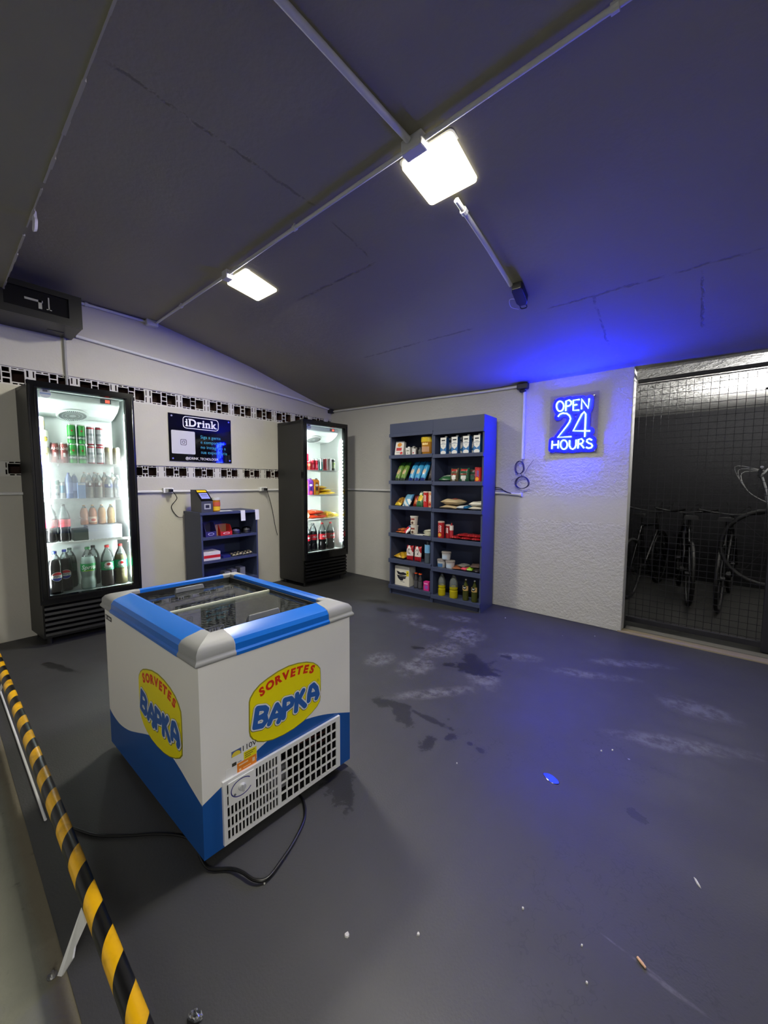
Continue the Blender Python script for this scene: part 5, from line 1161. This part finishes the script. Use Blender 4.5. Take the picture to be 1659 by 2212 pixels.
for cu in (0, 1):
    for cs in (0, 1): obj('lid_corner', corner(cu, cs), MAT_GREYPL, t, bevel=.006, seg=3, smooth=40)
g = G(); i0, i1, s0, s1 = .082, FW-.082, .082, FD-.082
for a, b, c, d in ((i0-.002,i0+.010,s0,s1),(i1-.010,i1+.002,s0,s1),(i0,i1,s0-.002,s0+.010),(i0,i1,s1-.010,s1+.002)): g.hexa([fz(a,c,.70),fz(b,c,.70),fz(b,d,.70),fz(a,d,.70)], [fz(a,c,.742),fz(b,c,.742),fz(b,d,.742),fz(a,d,.742)])
obj('lid_gasket', g, MAT_BLKTRIM, t)
mid = .435
def pane(name, a, c, z):
    g = G(); g.hexa([fz(i0+.006,a,z),fz(i1-.006,a,z),fz(i1-.006,c,z),fz(i0+.006,c,z)], [fz(i0+.006,a,z+.005),fz(i1-.006,a,z+.005),fz(i1-.006,c,z+.005),fz(i0+.006,c,z+.005)]); return obj(name, g, glass('lid_glass', (.80,.86,.85), film=.12, ior=1.9), t)
p1 = pane('sliding_pane', s0+.004, mid+.02, .730); p2 = pane('sliding_pane', mid-.02, s1-.004, .718)
g = G(); g.hexa([fz(i0+.006,mid+.016,.729),fz(i1-.006,mid+.016,.729),fz(i1-.006,mid+.026,.729),fz(i0+.006,mid+.026,.729)], [fz(i0+.006,mid+.016,.741),fz(i1-.006,mid+.016,.741),fz(i1-.006,mid+.026,.741),fz(i0+.006,mid+.026,.741)]); obj('pane_edge_strip', g, C((206,210,190),.3), p1)
for pp, s, z in ((p1, s0+.05, .7355), (p2, s1-.06, .7235)):
    g = G(); g.hexa([fz(.25,s,z),fz(.39,s,z),fz(.39,s+.022,z),fz(.25,s+.022,z)], [fz(.255,s+.004,z+.022),fz(.385,s+.004,z+.022),fz(.385,s+.012,z+.022),fz(.255,s+.012,z+.022)]); obj('pane_handle', g, C((110,112,114),.4), pp, bevel=.003)
# logos: digitised outline and strokes in metres on the front face
BADGE = [(.166,.501),(.17,.515),(.185,.534),(.208,.55),(.239,.561),(.283,.572),(.329,.576),(.372,.572),(.414,.562),(.445,.548),(.466,.53),(.479,.512),(.481,.489),(.481,.421),(.477,.373),(.461,.355),(.432,.339),(.393,.324),(.348,.315),(.301,.313),(.256,.317),(.219,.328),(.193,.342),(.177,.358),(.167,.376),(.164,.395),(.165,.453)]
BAP = [[(.197,.466),(.191,.435),(.185,.403)],[(.197,.466),(.224,.457),(.233,.446),(.228,.432),(.213,.429)],[(.190,.429),(.213,.429),(.226,.421),(.229,.406),(.215,.394),(.185,.403)],
 [(.242,.389),(.258,.420),(.274,.446)],[(.274,.446),(.289,.417),(.291,.396),(.280,.379)],[(.253,.408),(.289,.402)],
 [(.308,.450),(.302,.384)],[(.308,.450),(.334,.445),(.343,.433),(.338,.418),(.314,.412)], [(.363,.450),(.357,.386)],[(.392,.453),(.372,.427)],[(.369,.426),(.399,.387)],
 [(.417,.401),(.420,.43),(.428,.453)],[(.428,.453),(.441,.457),(.456,.437),(.462,.407),(.455,.396)],[(.422,.421),(.459,.414)]]
SORV = [('S',.215,.519,24),('O',.2475,.530,18),('R',.2805,.5375,12),('V',.3135,.541,5),('E',.345,.541,-1),('T',.3745,.539,-6),('E',.405,.533,-12),('S',.4345,.522,-18)]
def logo(fn3, parent):
    """fn3(a, z, e): face coordinates and height above the face"""
    g = G(); n = len(BADGE); cx, cy = .323, .445
    inn = [(cx+(a-cx)*.975, cy+(b-cy)*.97) for a, b in BADGE]
    g.add([fn3(a,b,.0002) for a, b in BADGE]+[fn3(a,b,.0016) for a, b in inn], [tuple(range(n, 2*n))], 0); o = len(g.v)-2*n
    for i in range(n): g.f.append((o+i, o+(i+1) % n, o+n+(i+1) % n, o+n+i)); g.m.append(1)
    bd = obj('logo_badge', g, [MAT_YELLOW, M('olive_badge_edge', (150,142,10), .5)], parent, fixn=False)
    g = G()
    for ch, a, z, rot in SORV:
        c, s = math.cos(R(rot)), math.sin(R(rot)); text(g, ch, .045, lambda x,y,a=a,z=z,c=c,s=s: fn3(a+x*c*.95-y*s*.9, z+x*s*.95+y*c*.92, .0022), bold=.055, shear=.12)
    obj('red_lettering', g, MAT_RED, bd, fixn=False)
    g = G(); strokes(g, BAP, .0168, lambda a,z,q: fn3(a,z-.0012,.0020+q), 0, 1e-5); obj('letter_shadow', g, C((110,104,60)), bd, fixn=False)
    g = G(); strokes(g, BAP, .0150, lambda a,z,q: fn3(a,z,.0026+q), 0, 1e-5); obj('letter_outline', g, MAT_WHITE, bd, fixn=False)
    g = G(); strokes(g, BAP, .0099, lambda a,z,q: fn3(a,z,.0034+q), 0, 2e-5); obj('blue_lettering', g, MAT_LETBLUE, bd, fixn=False)
    g = G(); f2 = lambda x,y: fn3(.465+x,.467+y,.0022); frame2d(g, [(.0048*math.cos(i*.4),.0056*math.sin(i*.4)) for i in range(16)], [(.0041*math.cos(i*.4),.0049*math.sin(i*.4)) for i in range(16)], f2); text(g, 'R', .007, f2); obj('registered_mark', g, C((110,104,30)), bd, fixn=False)
logo(lambda a,z,e: fz(a,-e,z), t)
k_ = (.790-.395)/(.481-.164)
logo(lambda a,z,e: fz(-e, FD-(.395+(a-.164)*k_), .263+(z-.313)*(.300/.263)), t)
# stickers: voltage tag, notice, orange card; name plate
g = G(); bx(.097,.192,.282,.358,-.0006,-.0002); stk = obj('voltage_sticker', g, MAT_WHITE, t)
g = G(); text(g, '110V', .027, lambda x,y: fz(.163+x,-.0016,.345+y), bold=.01); obj('voltage_lettering', g, MAT_DARK, stk, fixn=False)
g = G(); Q4 = lambda g,a,b,c,d,mi,e: g.add([fz(a,e,c),fz(b,e,c),fz(b,e,d),fz(a,e,d)], [(0,1,2,3)], mi)
Q4(g,.099,.134,.333,.354,0,-.0010); g.add([fz(.116+.016*math.cos(i*.3927),-.0012,.338+.012*math.sin(i*.3927)) for i in range(16)], [tuple(range(16))], 1); Q4(g,.099,.134,.322,.3335,2,-.0014); Q4(g,.143,.191,.302,.330,3,-.0010)
for i in range(3): Q4(g,.147,.147+.038-.008*i,.322-.007*i,.3245-.007*i,4,-.0012)
Q4(g,.100,.116,.300,.312,4,-.0012); Q4(g,.120,.134,.304,.308,5,-.0012); obj('sticker_print', g, [C((80,96,150)), C((236,214,70)), MAT_WHITE, C((240,226,20)), C((60,60,50)), C((170,170,170))], stk, fixn=False)
g = G(); bx(.118,.190,.268,.3015,-.0012,-.0004); oc_ = obj('orange_card', g, C((244,140,30),.4), t)
g = G(); Q4(g,.124,.158,.290,.295,0,-.0015); Q4(g,.124,.132,.273,.280,0,-.0015); Q4(g,.140,.168,.275,.278,0,-.0015); Q4(g,.174,.184,.280,.294,0,-.0015); obj('card_print', g, C((252,214,170)), oc_, fixn=False)
g = G(); bx(.078,.118,.270,.300,-.0007,-.0002); obj('white_card', g, MAT_WHITE, t)
g = G(); p4 = lambda a,b,c,d,e: [fz(-e,FD-a,c),fz(-e,FD-b,c),fz(-e,FD-b,d),fz(-e,FD-a,d)]
g.add(p4(-.0+.012,.095,.636,.657,.0012), [(0,1,2,3)]); npn = obj('name_plate', g, MAT_DARK, t, fixn=False)
g = G(); g.add(p4(.045,.088,.642,.652,.0018), [(0,1,2,3)]); g.add(p4(.018,.034,.640,.654,.0018), [(0,1,2,3)]); obj('plate_print', g, C((190,190,190)), npn, fixn=False)
# freezer power cord on the floor
c0 = [(2.92,-3.235,.012),(2.985,-3.235,.008),(3.04,-3.19,.008),(3.083,-3.174,.014),(3.135,-3.16,.012),(3.159,-3.129,.008),(3.146,-3.071,.008),(3.116,-2.99,.008),(3.068,-2.909,.008),(3.00,-2.865,.008),(2.93,-2.86,.012)]
g = G(); g.tube(catmull(c0, 7), .0055, 8); tag(obj('power_cord', g, MAT_CABLE, smooth=50), 'black power cord looping on the floor in front of the freezer grille', 'cord')
c1 = [(2.43,-3.50,.006),(2.548,-3.447,.006),(2.606,-3.404,.006),(2.661,-3.354,.006),(2.72,-3.296,.006),(2.80,-3.24,.006),(2.88,-3.22,.007)]
g = G(); g.tube(catmull(c1, 7), .0045, 8); tag(obj('power_cord', g, MAT_CABLE, smooth=50), 'black power cord running from under the freezer to the striped rail', 'cord')

# ------------------------------------------------------------------ striped rail at the lane edge
t = thing('barrier_rail', 'yellow and black striped round rail along the lane edge', 'barrier', (0,-3.540,.16))
g = G(); nseg = 60
g.tube([(-.1+4.4*i/nseg, 0, 0) for i in range(nseg+1)], .0205, 24); obj('striped_tube', g, stripe_material(), t, smooth=50)
for X in (2.965, 1.235):
    g = G(); th = .004
    P2 = [(-.010,-.074,-.1615),(.006,-.068,-.155),(.044,-.050,-.090),(.036,-.044,-.072),(.052,-.022,-.012),(.002,-.020,-.010)]
    g.add([(X+a,b,c) for a,b,c in P2]+[(X+a,b+th,c) for a,b,c in P2], [tuple(range(6)), tuple(range(11,5,-1))]+[(i,(i+1)%6,6+(i+1)%6,6+i) for i in range(6)]); obj('brace_plate', g, MAT_WHITE, t)
g = G(); g.cyl((-.1,-3.552,.008),(2.34,-3.545,.006), .0045, 10); tag(obj('floor_conduit', g, MAT_PVC, smooth=40), 'thin white conduit lying on the floor under the striped rail', 'conduit')
t = thing('anchor_bolt', 'small steel anchor bolt in the lane concrete below the white brace', 'bolt', (2.945,-3.622,-.002))
g = G(); g.lathe([(.007,0),(.007,.006),(.004,.006),(.004,.013)], 8); obj('bolt_head', g, MAT_STEEL, t)
g = G(); g.lathe([(.011,0),(.011,.0015)], 14); obj('washer', g, MAT_STEEL, t)
# scrap hanging on the beam edge
g = G(); sp = catmull([(0,0,.045),(.022,.002,.03),(.016,.004,.005),(.034,.004,-.02),(.022,.003,-.055),(-.006,.002,-.062),(-.024,.0,-.045),(-.012,.001,-.01),(-.014,0,.03)], 3, True)
g.add([tuple(p) for p in sp]+[(p.x*.9,p.y+.012,p.z*.9) for p in sp], [tuple(range(len(sp))), tuple(range(2*len(sp)-1,len(sp)-1,-1))]+[(i,(i+1)%len(sp),len(sp)+(i+1)%len(sp),len(sp)+i) for i in range(len(sp))])
tag(obj('plastic_scrap', g, M('lilac_white_plastic', (214,212,226), .5), smooth=50, loc=(1.50,-3.345,2.585)), 'white plastic scrap hanging from the chipped beam edge', 'scrap')

# ------------------------------------------------------------------ small things on the floor
def flake(x, y, r, lab, col=(220,218,212), nm='paint_chip', cat='chip', grp='paint chips on the floor', st=1.0):
    g = G(); n = 7; pts = [(r*(.7+.5*random.random())*math.cos(2*math.pi*i/n)*st, r*(.7+.5*random.random())*math.sin(2*math.pi*i/n)) for i in range(n)]
    g.prism(pts, lambda a,b:(a,b,0), lambda a,b:(a*.8,b*.8,.004)); tag(obj(nm, g, C(col,.6), loc=(x,y,.0005), rz=random.uniform(0,3)), lab, cat, grp)
for x, y, r in ((3.459,-3.067,.012),(3.611,-2.936,.008),(3.81,-2.679,.006),(3.968,-2.666,.005),(3.998,-2.744,.005),(3.16,-3.14+.0,.005),(3.36,-2.28,.005),(3.84,-1.76,.007),(3.88,-1.72,.007),(2.76,-.32,.008),(3.50,-.25,.007)):
    flake(x, y, r*.62, 'tiny pale paint chip lying on the dark painted floor')
flake(4.205,-2.244,.004,'thin pale sliver on the floor ahead of the dark spot',nm='wood_sliver',cat='sliver',grp=None,st=4.0)
g = G(); g.tube([(0,0,.004),(.014,.005,.004),(.022,.008,.0035)], [.0035,.004,.003], 8); tag(obj('cigarette_butt', g, C((226,180,150),.7), smooth=50, loc=(4.088,-2.600,.0002), rz=-.9), 'small peach coloured butt on the dark floor', 'butt')
g = G(); rn = random.Random(4); g.ball((0,0,.008), .009, 9); g.v = [(x*(1.5+.7*rn.random()), y*(.8+.6*rn.random()), max(0, z*(.5+.7*rn.random()))) for x, y, z in g.v]
tag(obj('crumpled_foil', g, M('silver_foil', (190,192,196), .25, .9), loc=(3.308,-3.418,0), rz=.6), 'crumpled silver foil on the floor beside the striped rail', 'foil')
g = G(); pts = catmull([(-.036,-.006,0),(-.02,.017,0),(.012,.019,0),(.036,.008,0),(.030,-.013,0),(.002,-.020,0)], 4, True)
g.prism([(p.x, p.y) for p in pts], lambda a,b:(a,b,0), lambda a,b:(a*.93,b*.9,.0012)); tag(obj('puddle', g, M('wet_film', (10,10,14), .16, spec=1.0), loc=(3.712,-2.094,.0004), rz=R(-20)), 'small wet puddle mirroring the blue neon on the floor', 'puddle')

# ------------------------------------------------------------------ gate of the bicycle store
t = thing('mesh_gate', 'dark steel gate of square wire mesh closing the bicycle store', 'gate', (3.66,.27,0))
GW = .86; ms_ = M('dark_gate_steel', (44,44,50), .45, .3)
g = G(); g.box(-.02,-.015,2.132,GW+.3,.015,2.160); g.box(-.02,-.015,2.112,GW+.3,.0,2.118); obj('top_rail', g, ms_, t, bevel=.003)
g = G(); g.box(-.02,-.018,.03,GW+.04,.018,.075); obj('bottom_rail', g, ms_, t, bevel=.003)
g = G(); g.box(GW,-.02,.0,GW+.045,.02,2.06); obj('gate_post', g, ms_, t, bevel=.003)
g = G()
p_ = .052; nx = int((GW+.3)/p_)
for i in range(nx+1): x = i*p_; g.box(x-.0017,-.002,.075,x+.0017,.0015,2.105)
for j in range(int(2.03/p_)+1): z = .09+j*p_; g.box(-.01,.0015,z-.0017,GW+.3,.005,z+.0017)
obj('wire_mesh', g, M('mesh_wire', (25,25,32), .45, .3), t)
# store lamp on the store ceiling
t = thing('store_lamp', 'bright lamp on the bicycle store ceiling beyond the gate', 'ceiling light', (4.62,1.15,2.192))
g = G(); g.lathe([(.09,-.02),(.09,0)], 20); obj('lamp_base', g, MAT_WHITEPL, t, smooth=40)
g = G(); g.lathe([(.075,-.075),(.085,-.05),(.088,-.0205)], 20, cap=False); obj('lamp_bowl', g, emitter('store_bulb', (1,.98,.95), BIKE_LAMP), t, smooth=40)
g = G(); g.lathe([(.03,-.088),(.10,-.085),(.125,-.070),(.125,-.066),(.076,-.074)], 20); obj('added_lamp_shield', g, MAT_DARK, t, smooth=40)  # opaque shield added to throw the light up at the ceiling
def bicycle(label, loc, rz, fcol, tilt=0, group='bicycles in the store', metal=0):
    t = thing('bicycle', label, 'bicycle', loc, rz, group)
    if tilt: t.rotation_euler = (0, R(tilt), rz)
    fm = C(fcol, .35, .5, metal); bl = C((8,8,9), .6)
    for x, nm in ((-.52,'rear'),(.52,'front')):
        g = G(); g.tube([(x+.325*math.cos(a), 0, .34+.325*math.sin(a)) for a in [2*math.pi*i/28 for i in range(28)]], .018, 8, closed=True); w = obj('wheel', g, bl, t, smooth=50)
        g = G()
        for i in range(14): a = math.pi*2*i/14; g.tube([(x+.02*math.cos(a+1.2),0,.34+.02*math.sin(a+1.2)),(x+.30*math.cos(a),0,.34+.30*math.sin(a))], .0014, 4)
        g.cyl((x,-.04,.34),(x,.04,.34), .02, 8); obj('spokes', g, M('spoke_steel', (50,50,54), .4, .6), w)
    g = G(); BB, SE, HD, RA, FA_ = (-.08,0,.30), (-.22,0,.80), (.34,0,.78), (-.52,0,.34), (.52,0,.34)
    for a, b, r in ((BB,SE,.016),(SE,HD,.016),(BB,(.36,0,.70),.019),(BB,RA,.011),(SE,RA,.010),(HD,(.38,0,.66),.020)): g.cyl(a, b, r, 8)
    for y in (-.05,.05): g.cyl((.38,y*.6,.66),(.52,y,.34), .013, 8)
    obj('frame', g, fm, t, smooth=50)
    g = G(); g.cyl(HD,(.31,0,.92),.013,8); g.tube(catmull([(.26,-.30,.98),(.30,-.18,.95),(.32,0,.93),(.30,.18,.95),(.26,.30,.98)],4), .012, 8); obj('handlebar', g, fm if metal else bl, t, smooth=50)
    g = G()
    for k in range(3): g.tube(catmull([(.28,-.16+.14*k,.97),(.42,-.12+.1*k,1.02+.03*k),(.44,.0,.85),(.37,.02,.70)],5), .003, 5)
    obj('brake_cables', g, M('pale_cable', (170,170,170), .4) if metal else bl, t, smooth=50)
    g = G(); g.cyl(SE,(-.24,0,.90),.012,8); g.hexa([(-.38,-.07,.90),(-.12,-.015,.90),(-.12,.015,.90),(-.38,.07,.90)],[(-.38,-.06,.94),(-.12,-.012,.93),(-.12,.012,.93),(-.38,.06,.94)]); obj('saddle', g, bl, t, bevel=.01)
    g = G(); g.cyl((-.08,-.05,.30),(-.08,.05,.30),.045,12); g.cyl((-.08,.06,.30),(.04,.06,.20),.01,8); g.cyl((-.08,-.06,.30),(-.20,-.06,.40),.01,8); obj('cranks', g, bl, t)
    return t
for x, y, rz, c, q in ((3.62,1.75,80,(14,14,16),'first bicycle of the dark row, at the store wall'),(3.98,1.85,97,(22,22,26),'second bicycle of the dark row'),(4.34,1.80,84,(14,14,16),'third bicycle of the dark row')):
    bicycle(q+' behind the mesh', (x,y,-.012), R(rz), c)
t = thing('bicycle_rack', 'steel rack post holding up the silver bicycle in the store', 'rack', (5.45,.95,-.012))
g = G(); g.box(-.10,-.10,0,.10,.10,.01); obj('base_plate', g, ms_, t)
g = G(); g.cyl((0,0,.01),(0,0,1.9), .02, 10); obj('post', g, ms_, t)
bicycle('silver bicycle hung up with pale cables, nearest the gate', (5.20,.80,.66), R(172), (176,178,182), 28, 'bicycles in the store', .9)
